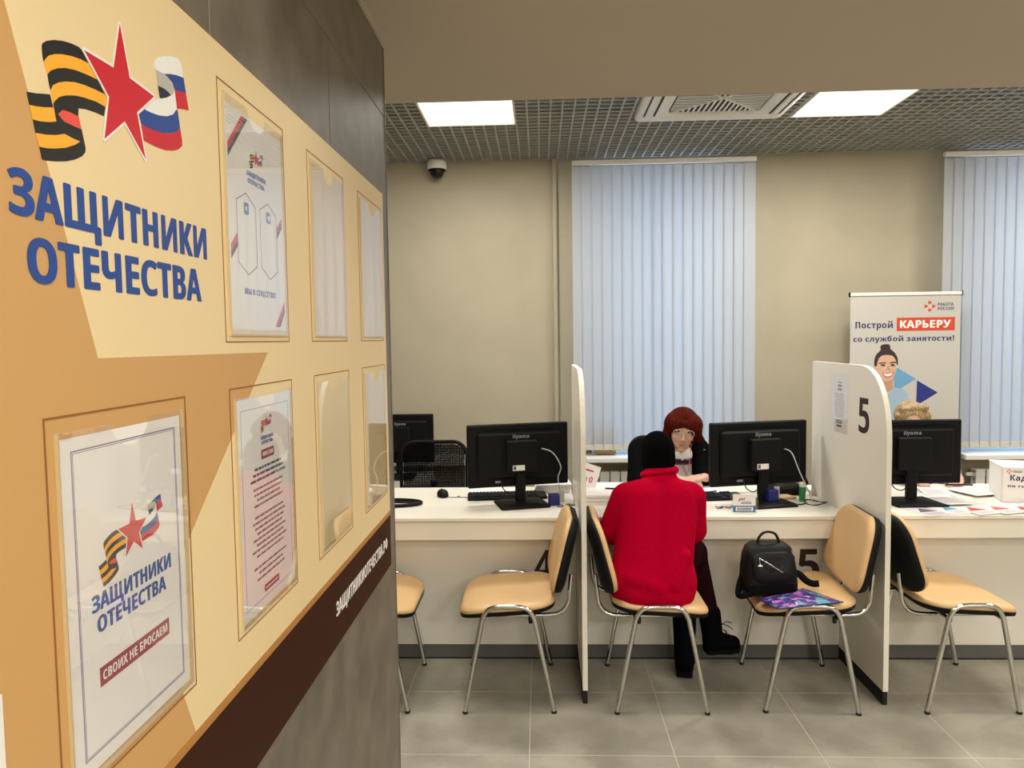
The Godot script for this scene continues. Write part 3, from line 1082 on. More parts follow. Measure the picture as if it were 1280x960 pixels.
func dashes(parent: Node3D, x0: float, x1: float, y: float, h: float, m: String, z: float, lines: int, pitch: float, ragged := 0.2) -> void:
	# lines of print too small to read
	var st := new_st()
	for i in lines:
		var trim := (x1 - x0) * rng.randf_range(0.0, ragged)
		var x := x0 + trim
		while x < x1 - trim:
			var w := minf(rng.randf_range(0.006, 0.02) * (x1 - x0) / 0.14, x1 - trim - x)
			prism(st, quad_poly(x, y - i * pitch, x + w, y - i * pitch + h), 0.0002, lift(Vector3(0, 0, z)))
			x += w + 0.0025 * (x1 - x0) / 0.14
	obj("print_lines", done(st), M[m], parent)

func make_board() -> void:
	var b := thing("information_board", "large tan and cream information board with star emblem and clear pockets", "notice board")
	b.transform = board_frame(0, 0, 0)
	obj("panel", prismed(quad_poly(0.05, 1.156, 1.912, 1.988), 0.0095, lift(Vector3(0, 0, -0.0095))), M["board tan"], b)
	obj("cream_field", prismed(PackedVector2Array([Vector2(0.517, 1.9875), Vector2(0.6555, 1.5985), Vector2(1.0749, 1.5965), Vector2(0.736, 1.331), Vector2(0.809, 1.1665), Vector2(1.9115, 1.1665), Vector2(1.9115, 1.9875)]), 0.0002), M["board light"], b)
	obj("ledge", prismed(quad_poly(0.05, 1.1555, 1.9125, 1.166), 0.0012), M["board bevel"], b)
	obj("footer", prismed(quad_poly(0.05, 1.022, 1.912, 1.156), 0.0095, lift(Vector3(0, 0, -0.0095))), M["board brown"], b)
	emblem(b, Vector2(0.5779, 1.7607), 0.2738, 0.0003, 0.0002)
	words(b, "ЗАЩИТНИКИ", Vector2(0.5523, 1.7115), 0.3306, 0.0358, 0.0003, "logo blue", 0.0005)
	words(b, "ОТЕЧЕСТВА", Vector2(0.5695, 1.6605), 0.2949, 0.0360, 0.0003, "logo blue", 0.0005)
	words(b, "ЗАЩИТНИКИОТЕЧЕСТВА.РФ", Vector2(1.388, 1.0785), 0.479, 0.0285, 0.0001, "logo white", 0.0005, 0.0)
	for s in [0.9295, 1.2865, 1.6435]:
		pocket(b, s, 1.6115)
	for s in [0.5765, 0.9335, 1.2905, 1.6455]:
		pocket(b, s, 1.2195)

	rng.seed = 11
	var z := 0.0003
	var t := sheet("white sheet with emblem and red slogan strip in a lower pocket", 0.5945, 1.2335, 0.7985, 1.5320)
	var st := new_st()
	frame_bars(st, Vector2(0.608, 1.2465), Vector2(0.7868, 1.5205), 0.0012, z, 0.0002)
	frame_bars(st, Vector2(0.6102, 1.2487), Vector2(0.7846, 1.5183), 0.0006, z, 0.0002)
	obj("border", done(st), M["line violet"], t)
	emblem(t, Vector2(0.6398, 1.391), 0.1155, z, 0.0001)
	words(t, "ЗАЩИТНИКИ", Vector2(0.6275, 1.3722), 0.139, 0.0152, z, "logo blue")
	words(t, "ОТЕЧЕСТВА", Vector2(0.6343, 1.352), 0.1203, 0.0150, z, "logo blue")
	obj("red_strip", prismed(quad_poly(0.6342, 1.3025, 0.758, 1.3200), 0.0002, lift(Vector3(0, 0, z))), M["label red"], t)
	words(t, "СВОИХ НЕ БРОСАЕМ", Vector2(0.6385, 1.3070), 0.115, 0.0088, z + 0.0002, "logo white", 0.0002, 0.0)

	t = sheet("white sheet with two hexagon outlines and blue icons in an upper pocket", 0.9445, 1.6285, 1.1565, 1.9205)
	emblem(t, Vector2(1.0252, 1.8525), 0.0530, z, 0.0001)
	words(t, "ЗАЩИТНИКИ", Vector2(1.0149, 1.8415), 0.0702, 0.0066, z, "logo blue")
	words(t, "ОТЕЧЕСТВА", Vector2(1.0185, 1.8310), 0.0612, 0.0066, z, "logo blue")
	words(t, "МЫ В СОЦСЕТЯХ!", Vector2(0.9952, 1.6773), 0.1165, 0.0080, z, "logo blue")
	for x in [0.9765, 1.0585]:
		var hex := PackedVector2Array([Vector2(x, 1.8015), Vector2(x + 0.0335, 1.8155), Vector2(x + 0.067, 1.8005), Vector2(x + 0.067, 1.7180), Vector2(x + 0.0345, 1.7035), Vector2(x + 0.001, 1.7180)])
		var inner := PackedVector2Array()
		for q in hex:
			inner.append(Vector2(x + 0.0336, 1.7595).lerp(q, 0.975))
		var h := new_st()
		for k in 6:
			prism(h, PackedVector2Array([hex[k], hex[(k + 1) % 6], inner[(k + 1) % 6], inner[k]]), 0.0002, lift(Vector3(0, 0, z)))
		obj("hexagon_outline", done(h), M["logo navy"], t)
		var mid := Vector2(x + 0.0335, 1.794)
		var rr := rrect(0.0165, 0.0165, 0.004)
		for k in rr.size():
			rr[k] += mid
		obj("icon", prismed(rr, 0.0002, lift(Vector3(0, 0, z))), M["icon blue"], t)
		if x < 1.0:
			obj("icon_mark", text_mesh("к", 0.007, 0.008, lift(Vector3(mid.x - 0.0035, mid.y - 0.003, z + 0.0002)), 0.0002), M["logo white"], t)
		else:
			obj("icon_mark", prismed(PackedVector2Array([mid + Vector2(-0.006, 0), mid + Vector2(0.006, 0.005), mid + Vector2(0.003, -0.006), mid + Vector2(-0.001, -0.002)]), 0.0002, lift(Vector3(0, 0, z + 0.0002))), M["logo white"], t)
	for sv in [[0.9545, 1.8696, 1.0030, 1.9165, 1.0235, 1.9165, 0.9550, 1.8520], [0.9545, 1.7393, 0.9762, 1.7570, 0.9762, 1.7390, 0.9545, 1.7205], [1.1262, 1.7848, 1.1480, 1.8021, 1.1475, 1.7870, 1.1262, 1.7682], [1.1075, 1.6341, 1.1490, 1.6740, 1.1492, 1.6570, 1.1280, 1.6342]]:
		var p := pairs(sv, 1.0)
		obj("red_stripe", prismed(PackedVector2Array([p[0], p[1], p[1].lerp(p[2], 0.55), p[0].lerp(p[3], 0.55)]), 0.0002, lift(Vector3(0, 0, z))), M["logo red"], t)
		obj("blue_stripe", prismed(PackedVector2Array([p[0].lerp(p[3], 0.55), p[1].lerp(p[2], 0.55), p[2], p[3]]), 0.0002, lift(Vector3(0, 0, z))), M["logo navy"], t)

	t = sheet("white sheet of centred small print with a red heading in a lower pocket", 0.9510, 1.2335, 1.1615, 1.5345)
	st = new_st()
	frame_bars(st, Vector2(0.9640, 1.2465), Vector2(1.1485, 1.5195), 0.0008, z, 0.0002)
	obj("border", done(st), M["line violet"], t)
	emblem(t, Vector2(1.0330, 1.4820), 0.0445, z, 0.0001)
	words(t, "ЗАЩИТНИКИ", Vector2(1.0325, 1.4722), 0.0485, 0.0052, z, "logo blue")
	words(t, "ОТЕЧЕСТВА", Vector2(1.0345, 1.4652), 0.0445, 0.0048, z, "logo blue")
	obj("red_strip", prismed(quad_poly(1.0328, 1.4442, 1.0832, 1.4578), 0.0002, lift(Vector3(0, 0, z))), M["label red"], t)
	words(t, "МИССИЯ", Vector2(1.0388, 1.4482), 0.0385, 0.0060, z + 0.0002, "logo white", 0.0002, 0.0)
	dashes(t, 0.988, 1.130, 1.4315, 0.0036, "logo navy", z, 3, 0.0078, 0.16)
	dashes(t, 0.993, 1.122, 1.4040, 0.0030, "ink grey", z, 4, 0.0078, 0.16)
	dashes(t, 0.988, 1.128, 1.3645, 0.0030, "ink grey", z, 8, 0.0078, 0.2)
	dashes(t, 0.988, 1.128, 1.2935, 0.0032, "ink grey", z, 3, 0.0085, 0.18)
	obj("red_strip", prismed(quad_poly(1.0290, 1.2530, 1.0868, 1.2632), 0.0002, lift(Vector3(0, 0, z))), M["label red"], t)
	dashes(t, 1.034, 1.082, 1.2572, 0.0018, "logo white", z + 0.0002, 1, 0.01, 0.0)
	# the edge of a plain sheet hanging beside the lower pockets
	t = thing("plain_sheet", "blank white sheet hung on the board beside the slogan sheet pocket", "paper sheet")
	t.transform = board_frame(0, 0, 0.0006)
	obj("paper", prismed(quad_poly(0.305, 1.06, 0.5156, 1.355), 0.0004), M["paper"], t)


# ---------------------------------------------------------------- counters and screens
func make_desk(xa: float, xb: float, number: String, nx: float, label: String) -> void:
	var t := thing("service_counter", label, "desk", Vector3(xa, 0, -3.53), 0.0, "white service counters in a row")
	var w := xb - xa
	obj("worktop", spans(Vector3(0.001, 0.732, -0.75), Vector3(w - 0.001, 0.75, 0.0), 0.0015), M["warm white laminate"], t)
	obj("apron", spans(Vector3(0.001, 0.64, -0.028), Vector3(w - 0.001, 0.7285, -0.006), 0.001), M["warm white laminate"], t)
	obj("modesty_panel", spans(Vector3(0.001, 0.074, -0.138), Vector3(w - 0.001, 0.73, -0.12)), M["panel laminate"], t)
	obj("plinth", spans(Vector3(0.001, 0.0, -0.140), Vector3(w - 0.001, 0.074, -0.122)), M["plinth"], t)
	obj("plinth_foot_line", spans(Vector3(0.001, 0.0, -0.122), Vector3(w - 0.001, 0.006, -0.118)), M["rubber"], t)
	for x in [0.001, w - 0.019]:
		obj("side_panel", spans(Vector3(x, 0.0, -0.73), Vector3(x + 0.018, 0.731, -0.142)), M["warm white laminate"], t)
	if number:
		obj("counter_number", text_mesh(number, 0.102, 0.162, lift(Vector3(nx - xa, 0.395, -0.1198)), 0.001), M["number brown"], t)

func make_screen(x: float, label: String, numbered_five: bool) -> void:
	var t := thing("counter_screen", label, "partition", Vector3(x, 0, 0), 0.0, "white rounded privacy screens between the counters")
	var prof := PackedVector2Array([Vector2(3.182, 0.062), Vector2(4.05, 0.062), Vector2(4.05, 1.470), Vector2(3.47, 1.470)])
	for k in range(1, 13):
		var a := PI / 2 * k / 12.0
		prof.append(Vector2(3.47 - 0.288 * pow(sin(a), 0.85), 1.470 - 0.33 * (1.0 - pow(cos(a), 0.9))))
	# profile (z back, height) drawn in the plane across x
	var xf := Transform3D(Basis(Vector3(0, 0, -1), Vector3.UP, Vector3(1, 0, 0)), Vector3.ZERO)
	obj("panel", prismed(prof, 0.022, xf), M["warm white laminate"], t)
	obj("black_foot", spans(Vector3(0.002, 0.0, -4.05), Vector3(0.020, 0.062, -3.20)), M["rubber"], t)
	obj("front_foot", spans(Vector3(0.001, 0.0, -3.212), Vector3(0.021, 0.060, -3.186), 0.002), M["rubber"], t)
	if numbered_five:
		var side := Transform3D(Basis(Vector3(0, 0, 1), Vector3.UP, Vector3(-1, 0, 0)), Vector3(-0.0002, 1.160, -3.462))
		obj("screen_number", text_mesh("5", 0.108, 0.162, side, 0.001), M["number brown"], t)

func make_chair(label: String, at: Vector3, turn: float) -> Node3D:
	var t := thing("visitor_chair", label, "chair", at, turn, "cream vinyl visitor chairs at the counters")
	# seat: faces +x, width along z
	var outline := rrect(0.42, 0.47, 0.10, 7)
	var bend := func(x: float, z: float) -> float:
		return 0.020 * x * x / 0.04 * (-1.2 if x > 0 else 0.9) + 0.010 * z * z / 0.05
	var levels := [["seat_shell", "black plastic", [[0.90, -0.026], [0.985, -0.018], [1.0, -0.004], [0.99, 0.0]]], ["seat", "cream vinyl", [[0.99, -0.002], [1.0, 0.006], [0.99, 0.016], [0.93, 0.025], [0.75, 0.030], [0.4, 0.030], [0.02, 0.029]]]]
	for lv in levels:
		var st := new_st()
		var r := []
		for l in lv[2]:
			var ring := []
			for p in outline:
				var x: float = p.x * l[0]
				var z: float = p.y * l[0]
				ring.append(Vector3(x + 0.005, 0.437 + l[1] + bend.call(x, z), z))
			r.append(ring)
		rings(st, r, true, true, false)
		obj(lv[0], done(st), M[lv[1]], t)
	# backrest
	var bo := rrect(0.44, 0.335, 0.095, 7)
	var tilt := Transform3D(Basis(Vector3.BACK, 0.23), Vector3(-0.252, 0.660, 0))
	levels = [["back_shell", "black plastic", [[0.80, -0.036], [0.96, -0.028], [1.0, -0.010], [1.0, 0.0]]], ["backrest", "cream vinyl", [[0.99, 0.0], [0.995, 0.008], [0.97, 0.020], [0.85, 0.028], [0.5, 0.031], [0.02, 0.031]]]]
	for lv in levels:
		var st := new_st()
		var r := []
		for l in lv[2]:
			var ring := []
			for p in bo:
				var z: float = p.x * l[0] * (1.0 - 0.10 * p.y / 0.17)
				var y: float = p.y * l[0]
				ring.append(tilt * Vector3(l[1] + 0.42 * z * z + 0.10 * y * y * (1.0 if y < 0 else -0.6), y, z))
			r.append(ring)
		rings(st, r, true, true, false)
		obj(lv[0], done(st), M[lv[1]], t)
	# chrome frame: an inverted U on each side, seat rails bent up into the backrest
	for s in [-1.0, 1.0]:
		var u := [Vector3(-0.192, 0.012, 0.236 * s), Vector3(-0.155, 0.20, 0.238 * s), Vector3(-0.118, 0.385, 0.240 * s), Vector3(-0.108, 0.425, 0.241 * s), Vector3(-0.088, 0.455, 0.242 * s), Vector3(-0.055, 0.468, 0.242 * s), Vector3(0.0, 0.470, 0.242 * s), Vector3(0.055, 0.468, 0.242 * s), Vector3(0.088, 0.455, 0.242 * s), Vector3(0.108, 0.425, 0.241 * s), Vector3(0.118, 0.385, 0.240 * s), Vector3(0.155, 0.20, 0.238 * s), Vector3(0.192, 0.012, 0.236 * s)]
		obj("leg_frame", tubed(smooth(u, 3), 0.0105, 10), M["chrome"], t)
		obj("seat_rail", tubed(smooth([Vector3(0.15, 0.406, 0.155 * s), Vector3(0.0, 0.402, 0.155 * s), Vector3(-0.16, 0.402, 0.155 * s), Vector3(-0.225, 0.412, 0.155 * s), Vector3(-0.258, 0.448, 0.152 * s), Vector3(-0.268, 0.50, 0.148 * s), Vector3(-0.276, 0.58, 0.145 * s)], 4), 0.0095, 8), M["chrome"], t)
		for x in [-0.192, 0.192]:
			obj("foot_cap", lathed([Vector2(0.0105, 0.0), Vector2(0.0118, 0.002), Vector2(0.0118, 0.009), Vector2(0.0105, 0.011)], Vector3(x, 0, 0.236 * s), 10), M["rubber"], t)
		obj("glide", lathed([Vector2(0.008, -0.016), Vector2(0.010, 0.0), Vector2(0.009, 0.012)], Vector3(-0.095, 0.405, 0.215 * s), 8), M["rubber"], t)
	for x in [-0.11, 0.11]:
		obj("cross_tube", tubed([Vector3(x, 0.412, -0.236), Vector3(x, 0.412, 0.236)], 0.008, 8), M["chrome"], t)
	return t

func make_monitor(label: String, at: Vector3, turn: float, sticker: bool, cable: Array) -> Node3D:
	# the back of the monitor faces local +z
	var t := thing("monitor", label, "monitor", at, turn, "black monitors on the counters")
	obj("casing", spans(Vector3(-0.272, 0.088, -0.012), Vector3(0.272, 0.418, 0.020), 0.006), M["black plastic"], t)
	obj("screen", spans(Vector3(-0.262, 0.100, -0.0135), Vector3(0.262, 0.408, -0.0118)), M["screen glass"], t)
	obj("back_bulge", spans(Vector3(-0.225, 0.13, 0.016), Vector3(0.225, 0.375, 0.040), 0.016), M["black plastic"], t)
	obj("vent_slot", spans(Vector3(-0.19, 0.3865, 0.0195), Vector3(0.19, 0.392, 0.0208)), M["soft black"], t)
	obj("mini_computer", spans(Vector3(-0.075, 0.165, 0.038), Vector3(0.090, 0.335, 0.078), 0.006), M["matte black"], t)
	obj("maker_lettering", text_mesh("iiyama", 0.088, 0.019, lift(Vector3(-0.035, 0.345, 0.0402)), 0.0008), M["grey plastic"], t)
	obj("port_plate", spans(Vector3(-0.128, 0.110, 0.0195), Vector3(-0.094, 0.121, 0.0212)), M["grey plastic"], t)
	if sticker:
		var s := obj("asset_label", spans(Vector3(-0.046, 0.180, 0.0775), Vector3(0.018, 0.208, 0.0788)), M["paper"], t)
		obj("label_mark", spans(Vector3(-0.042, 0.184, 0.0786), Vector3(-0.028, 0.204, 0.0792)), M["ink grey"], s)
	obj("neck", spans(Vector3(-0.026, 0.008, 0.034), Vector3(0.026, 0.20, 0.066), 0.006), M["black plastic"], t)
	var base := rrect(0.26, 0.215, 0.02, 4)
	var r := []
	for l in [[1.0, 0.0], [1.0, 0.007], [0.96, 0.012], [0.3, 0.018]]:
		var ring := []
		for p in base:
			ring.append(Vector3(p.x * l[0], l[1], 0.075 + p.y * l[0]))
		r.append(ring)
	var st := new_st()
	rings(st, r)
	obj("base_plate", done(st), M["black plastic"], t)
	if cable:
		obj("data_cable", tubed(smooth(cable, 6), 0.0032, 6), M["cable white"], t)
	obj("power_cable", tubed(smooth([Vector3(-0.10, 0.13, 0.03), Vector3(-0.09, 0.08, 0.05), Vector3(-0.05, 0.06, 0.045), Vector3(-0.02, 0.07, 0.04)], 5), 0.003, 6), M["rubber"], t)
	return t

func make_keyboard(label: String, at: Vector3, turn: float) -> void:
	var t := thing("keyboard", label, "keyboard", at, turn, "black keyboards on the counters")
	obj("body", spans(Vector3(-0.215, 0.0, -0.07), Vector3(0.215, 0.016, 0.07), 0.005), M["black plastic"], t)
	var key := boxed(Vector3.ZERO, Vector3(0.0165, 0.007, 0.0165), 0.002).commit()
	for r in 6:
		for k in 18:
			obj("key", key, M["matte black"], t).position = Vector3(-0.200 + k * 0.0192 + (0.03 if k > 14 else 0.0), 0.0185, -0.055 + r * 0.0195 + (0.006 if r > 0 else 0.0))

func make_office_chair() -> void:
	var t := thing("office_chair", "empty black mesh-back office chair behind counter four", "office chair", Vector3(-0.70, 0, -4.72), PI, "black mesh-back office chairs behind the counters")
	var o := rrect(0.43, 0.50, 0.09, 9)
	var bow := func(x: float, y: float) -> Vector3:
		return Vector3(x, 0.70 + y, 0.06 - 0.5 * x * x + 0.06 * y)
	var pts := []
	for p in o:
		pts.append(bow.call(p.x, p.y))
	obj("back_frame", tubed(pts, 0.012, 8, true), M["black plastic"], t)
	var mesh_st := new_st()
	for k in range(-20, 21):
		var x := k * 0.0098
		var hgt := 0.237 if absf(x) < 0.13 else 0.237 - (absf(x) - 0.13) * 0.5
		tube(mesh_st, [bow.call(x, -hgt), bow.call(x, 0.0), bow.call(x, hgt)], 0.0036, 4)
	for k in range(-23, 24):
		var y := k * 0.0098
		tube(mesh_st, [bow.call(-0.20, y), bow.call(-0.1, y), bow.call(0.0, y), bow.call(0.1, y), bow.call(0.20, y)], 0.0036, 4)
	var w := obj("mesh_back", done(mesh_st), M["soft black"], t)
	w.set_meta("kind", "stuff")
	obj("back_bar", tubed(smooth([Vector3(-0.20, 0.66, 0.02), Vector3(0, 0.66, 0.035), Vector3(0.20, 0.66, 0.02)], 5), 0.014, 8), M["black plastic"], t)
	obj("spine", tubed(smooth([Vector3(0, 0.70, 0.03), Vector3(0, 0.55, 0.05), Vector3(0, 0.44, -0.02), Vector3(0, 0.43, -0.15)], 5), 0.022, 8), M["black plastic"], t)
	var st := new_st()
	var r := []
	var so := rrect(0.47, 0.46, 0.10, 6)
	for l in [[0.9, 0.0], [1.0, 0.015], [1.0, 0.04], [0.93, 0.06], [0.5, 0.066], [0.02, 0.066]]:
		var ring := []
		for p in so:
			ring.append(Vector3(p.x * l[0], 0.42 + l[1], -0.24 + p.y * l[0]))
		r.append(ring)
	rings(st, r, true, true, false)
	obj("seat", done(st), M["soft black"], t)
	obj("gas_column", lathed([Vector2(0.03, 0.09), Vector2(0.03, 0.26), Vector2(0.018, 0.26), Vector2(0.018, 0.425)], Vector3(0, 0, -0.22), 14), M["black plastic"], t)
	for k in 5:
		var a := TAU * k / 5.0
		var e := Vector3(sin(a) * 0.29, 0.075, cos(a) * 0.29 - 0.22)
		obj("base_arm", tubed([Vector3(0, 0.11, -0.22), e], [0.024, 0.015], 8), M["black plastic"], t)
		obj("caster", lathed([Vector2(0.012, -0.02), Vector2(0.027, -0.016), Vector2(0.027, 0.016), Vector2(0.012, 0.02)], e + Vector3(0, -0.048, 0), 12, Basis(Vector3.FORWARD, PI / 2)), M["rubber"], t)
	copy(t, Vector3(0.80, 0, -4.86), PI, "black mesh-back office chair that the auburn-haired person sits on")
	copy(t, Vector3(2.21, 0, -4.92), PI, "black mesh-back office chair that the fair-haired person sits on")

func paper(label: String, at: Vector3, size: Vector2, turn: float, group := "", m := "paper", thick := 0.0008) -> MeshInstance3D:
	return single("paper_sheet", boxed(Vector3(0, thick / 2, 0), Vector3(size.x, thick, size.y)), M[m], label, "paper", at, turn, group)

func make_furniture() -> void:
	make_desk(-1.14, 0.169, "4", -0.043, "white service counter numbered four with an empty chair before it")
	make_desk(0.193, 1.467, "5", 1.262, "white service counter numbered five where the woman in red sits")
	make_desk(1.491, 3.30, "", 0.0, "white service counter strewn with leaflets before the roll-up banner")
	make_screen(0.170, "white rounded partition screen between counters four and five", false)
	make_screen(1.468, "white rounded partition screen bearing the number five", true)
	# a sheet in a sleeve on the screen
	var n := thing("notice_sheet", "white printed notice in a clear sleeve on the screen numbered five", "notice", Vector3(1.4677, 0, 0))
	n.transform = Transform3D(Basis(Vector3(0, 0, 1), Vector3.UP, Vector3(-1, 0, 0)), Vector3(1.4677, 1.14, -3.775))
	obj("paper", prismed(quad_poly(0, 0, 0.185, 0.272), 0.0006), M["paper"], n)
	rng.seed = 4
	dashes(n, 0.07, 0.115, 0.235, 0.005, "logo navy", 0.0006, 1, 0.01, 0.0)
	dashes(n, 0.07, 0.115, 0.215, 0.012, "ink grey", 0.0006, 2, 0.018, 0.0)
	dashes(n, 0.03, 0.155, 0.18, 0.0022, "ink grey", 0.0006, 16, 0.0075, 0.15)
	dashes(n, 0.05, 0.13, 0.045, 0.006, "ink grey", 0.0006, 2, 0.010, 0.1)
	obj("red_mark", prismed(quad_poly(0.06, 0.018, 0.12, 0.028), 0.0003, lift(Vector3(0, 0, 0.0006))), M["label red"], n)
	obj("sleeve", prismed(quad_poly(-0.008, -0.008, 0.193, 0.280), 0.0008, lift(Vector3(0, 0, 0.002))), M["acrylic"], n)

	make_chair("cream chair with chrome legs facing the partition, partly hidden by the board wall", Vector3(-0.785, 0, -3.335), 0.0)
	make_chair("empty cream chair with its back against the partition before counter four", Vector3(-0.155, 0, -3.337), PI + 0.02)
	make_chair("cream chair that the woman in the red jumper sits on", Vector3(0.504, 0, -3.335), 0.0)
	make_chair("cream chair holding the black backpack and violet folder", Vector3(1.151, 0, -3.345), PI - 0.05)
	make_chair("empty cream chair with black back before the leaflet counter", Vector3(1.812, 0, -3.352), 0.01)
	make_office_chair()

	var top := 0.7505
	make_monitor("black monitor seen from behind on counter four", Vector3(-0.125, top, -3.885), 0.27, true, [Vector3(0.118, 0.285, 0.045), Vector3(0.17, 0.265, 0.075), Vector3(0.215, 0.19, 0.07), Vector3(0.205, 0.13, 0.055), Vector3(0.212, 0.07, 0.05), Vector3(0.245, 0.01, 0.03)])
	make_monitor("black monitor seen from behind on counter five", Vector3(1.125, top, -3.87), 0.24, true, [Vector3(0.125, 0.275, 0.045), Vector3(0.15, 0.255, 0.075), Vector3(0.185, 0.16, 0.09), Vector3(0.235, 0.05, 0.10), Vector3(0.25, 0.008, 0.10)])
	make_monitor("black monitor hiding the fair-haired person on the leaflet counter", Vector3(1.885, top, -3.87), 0.03, false, [])
	var cab := thing("low_cabinet", "low white cabinet against the back wall behind the office chair", "cabinet", Vector3(-1.35, 0, -5.62))
	obj("carcass", spans(Vector3(-0.5, 0.02, -0.17), Vector3(0.5, 0.58, 0.17), 0.002), M["white plastic"], cab)
	for s in [-1.0, 1.0]:
		var d := obj("door", spans(Vector3(0.004 if s > 0 else -0.496, 0.06, 0.170), Vector3(0.496 if s > 0 else -0.004, 0.57, 0.188), 0.002), M["white plastic"], cab)
		obj("handle", spans(Vector3(s * 0.03 - 0.005, 0.30, 0.188), Vector3(s * 0.03 + 0.005, 0.42, 0.205), 0.003), M["steel"], d)
	obj("plinth", spans(Vector3(-0.48, 0, -0.15), Vector3(0.48, 0.02, 0.15)), M["plinth"], cab)
	var bm := make_monitor("black monitor on the low cabinet at the back wall", Vector3(-1.08, 0.581, -5.60), 0.0, false, [])
	bm.scale = Vector3(0.95, 1.13, 0.95)

	make_keyboard("black keyboard beside the mouse on counter four", Vector3(-0.190, top, -3.995), 0.10)
	make_keyboard("black keyboard in front of the clerk on counter five", Vector3(0.860, top, -3.935), 0.14)
	# mouse with its cord
	var mo := thing("computer_mouse", "black computer mouse with cord on counter four", "mouse", Vector3(-0.548, top, -4.03), 0.3)
	var st := new_st()
	var r := []
	for l in [[1.0, 0.0], [1.02, 0.012], [0.9, 0.026], [0.6, 0.035], [0.05, 0.038]]:
		var ring := []
		for k in 18:
			var a := TAU * k / 18.0
			ring.append(Vector3(cos(a) * 0.031 * l[0], l[1], sin(a) * 0.052 * l[0]))
		r.append(ring)
	rings(st, r, true, true, false)
	obj("shell", done(st), M["black plastic"], mo)
	obj("wheel", boxed(Vector3(0, 0.034, -0.022), Vector3(0.007, 0.012, 0.018), 0.003), M["rubber"], mo)
	obj("cord", tubed(smooth([Vector3(0.01, 0.006, 0.05), Vector3(0.06, 0.002, 0.055), Vector3(0.09, 0.002, 0.03), Vector3(0.075, 0.002, 0.06), Vector3(0.11, 0.002, 0.075), Vector3(0.17, 0.002, 0.13), Vector3(0.20, 0.002, 0.15)], 6), 0.0018, 6), M["rubber"], mo)
	st = new_st()
	var loop := []
	for k in 28:
		var a := TAU * k / 28.0
		loop.append(Vector3(cos(a) * 0.16, 0.010, sin(a) * 0.075))
	tube(st, loop, 0.009, 8, true)
	var ring_stand := thing("ring_stand", "flat black oval ring stand on counter four by the tiled wall end", "stand", Vector3(-0.795, top, -3.83))
	obj("ring", done(st), M["black plastic"], ring_stand)
	obj("bar", boxed(Vector3(0, 0.012, 0), Vector3(0.30, 0.008, 0.02), 0.002), M["black plastic"], ring_stand)
	# counter four, in front of the partition
	var g4 := "papers on counter four"
	paper("loose white sheet under the keyboard on counter four", Vector3(-0.26, top, -4.175), Vector2(0.297, 0.15), 0.1, g4)
	stamp_box("dark blue ink stamp box beside the monitor on counter four", Vector3(0.062, top, -3.800), 0.15)
	for k in 4:
		paper("%s bundle in the short paper stack by the partition on counter four" % ["lowest", "second lowest", "second highest", "topmost"][k], Vector3(0.060, top + 0.012 * k, -4.180), Vector2(0.20, 0.18), 0.06 * k - 0.08, "short paper stack on counter four", "paper", 0.0115)
	paper("folded white sheet in front of the short paper stack on counter four", Vector3(0.105, top, -3.885), Vector2(0.11, 0.13), 0.1, g4, "paper", 0.006)
	single("spectacles", spectacles(), M["black plastic"], "folded black spectacles on the paper stack by the partition", "glasses", Vector3(0.075, top + 0.0495, -4.15), 0.4)
	tangle("tangled black cables at the foot of the monitor on counter four", Vector3(0.115, top, -3.76), 2)
	# counter five
	var g5 := "paper stack by the partition on counter five"
	for k in 3:
		paper("%s thick white folder in the stack beside the partition on counter five" % ["lowest", "middle", "topmost"][k], Vector3(0.365, top + 0.0165 * k, -3.98), Vector2(0.30, 0.36), 0.05 - 0.06 * k, g5, "paper", 0.014)
	var leaflet := thing("propped_leaflet", "white leaflet with red print propped against the partition on counter five", "leaflet", Vector3(0.255, top + 0.052, -4.02), 0.25)
	var lf := Basis(Vector3.RIGHT, -0.12) * Basis(Vector3.BACK, -0.35)
	obj("card", boxed(lf * Vector3(-0.01, 0.055, 0), Vector3(0.10, 0.13, 0.0012), 0.0, lf), M["paper"], leaflet)
	obj("lettering", text_mesh("№", 0.026, 0.03, Transform3D(lf, lf * Vector3(-0.045, 0.025, 0.0008)), 0.0004), M["logo blue"], leaflet)
	obj("lettering", text_mesh("0", 0.020, 0.032, Transform3D(lf, lf * Vector3(-0.008, 0.022, 0.0008)), 0.0004), M["logo red"], leaflet)
	obj("red_bar", boxed(lf * Vector3(-0.02, 0.085, 0.001), Vector3(0.05, 0.008, 0.0006), 0.0, lf), M["logo red"], leaflet)
	single("ball_pen", tubed([Vector3(-0.08, 0.005, 0), Vector3(0.08, 0.005, 0)], 0.0045, 8), M["black plastic"], "black pen lying on the thick white folders on counter five", "pen", Vector3(0.42, top + 0.0475, -3.95), -0.15)
	paper("white form on the table before the clerk's hands", Vector3(0.93, top, -4.10), Vector2(0.21, 0.20), 0.3, "papers before the clerk")
	paper("second white form overlapping under the clerk's hands", Vector3(0.80, top + 0.001, -4.14), Vector2(0.24, 0.16), -0.2, "papers before the clerk")
	single("ball_pen", tubed([Vector3(-0.07, 0.005, 0), Vector3(0.07, 0.005, 0)], 0.004, 8), M["banner navy"], "dark blue pen on the white form before the clerk", "pen", Vector3(0.90, top + 0.001, -4.07), 0.35)
	make_name_stand()
	stamp_box("dark blue ink stamp box beside the monitor on counter five", Vector3(1.178, top + 0.0165, -3.800), 0.24)
	var glue := thing("glue_stick", "green glue stick with pale cap standing on counter five", "glue stick", Vector3(1.352, top, -3.86))
	obj("barrel", lathed([Vector2(0.015, 0.0), Vector2(0.0155, 0.003), Vector2(0.0155, 0.072), Vector2(0.014, 0.074)], Vector3.ZERO, 16), M["green plastic"], glue)
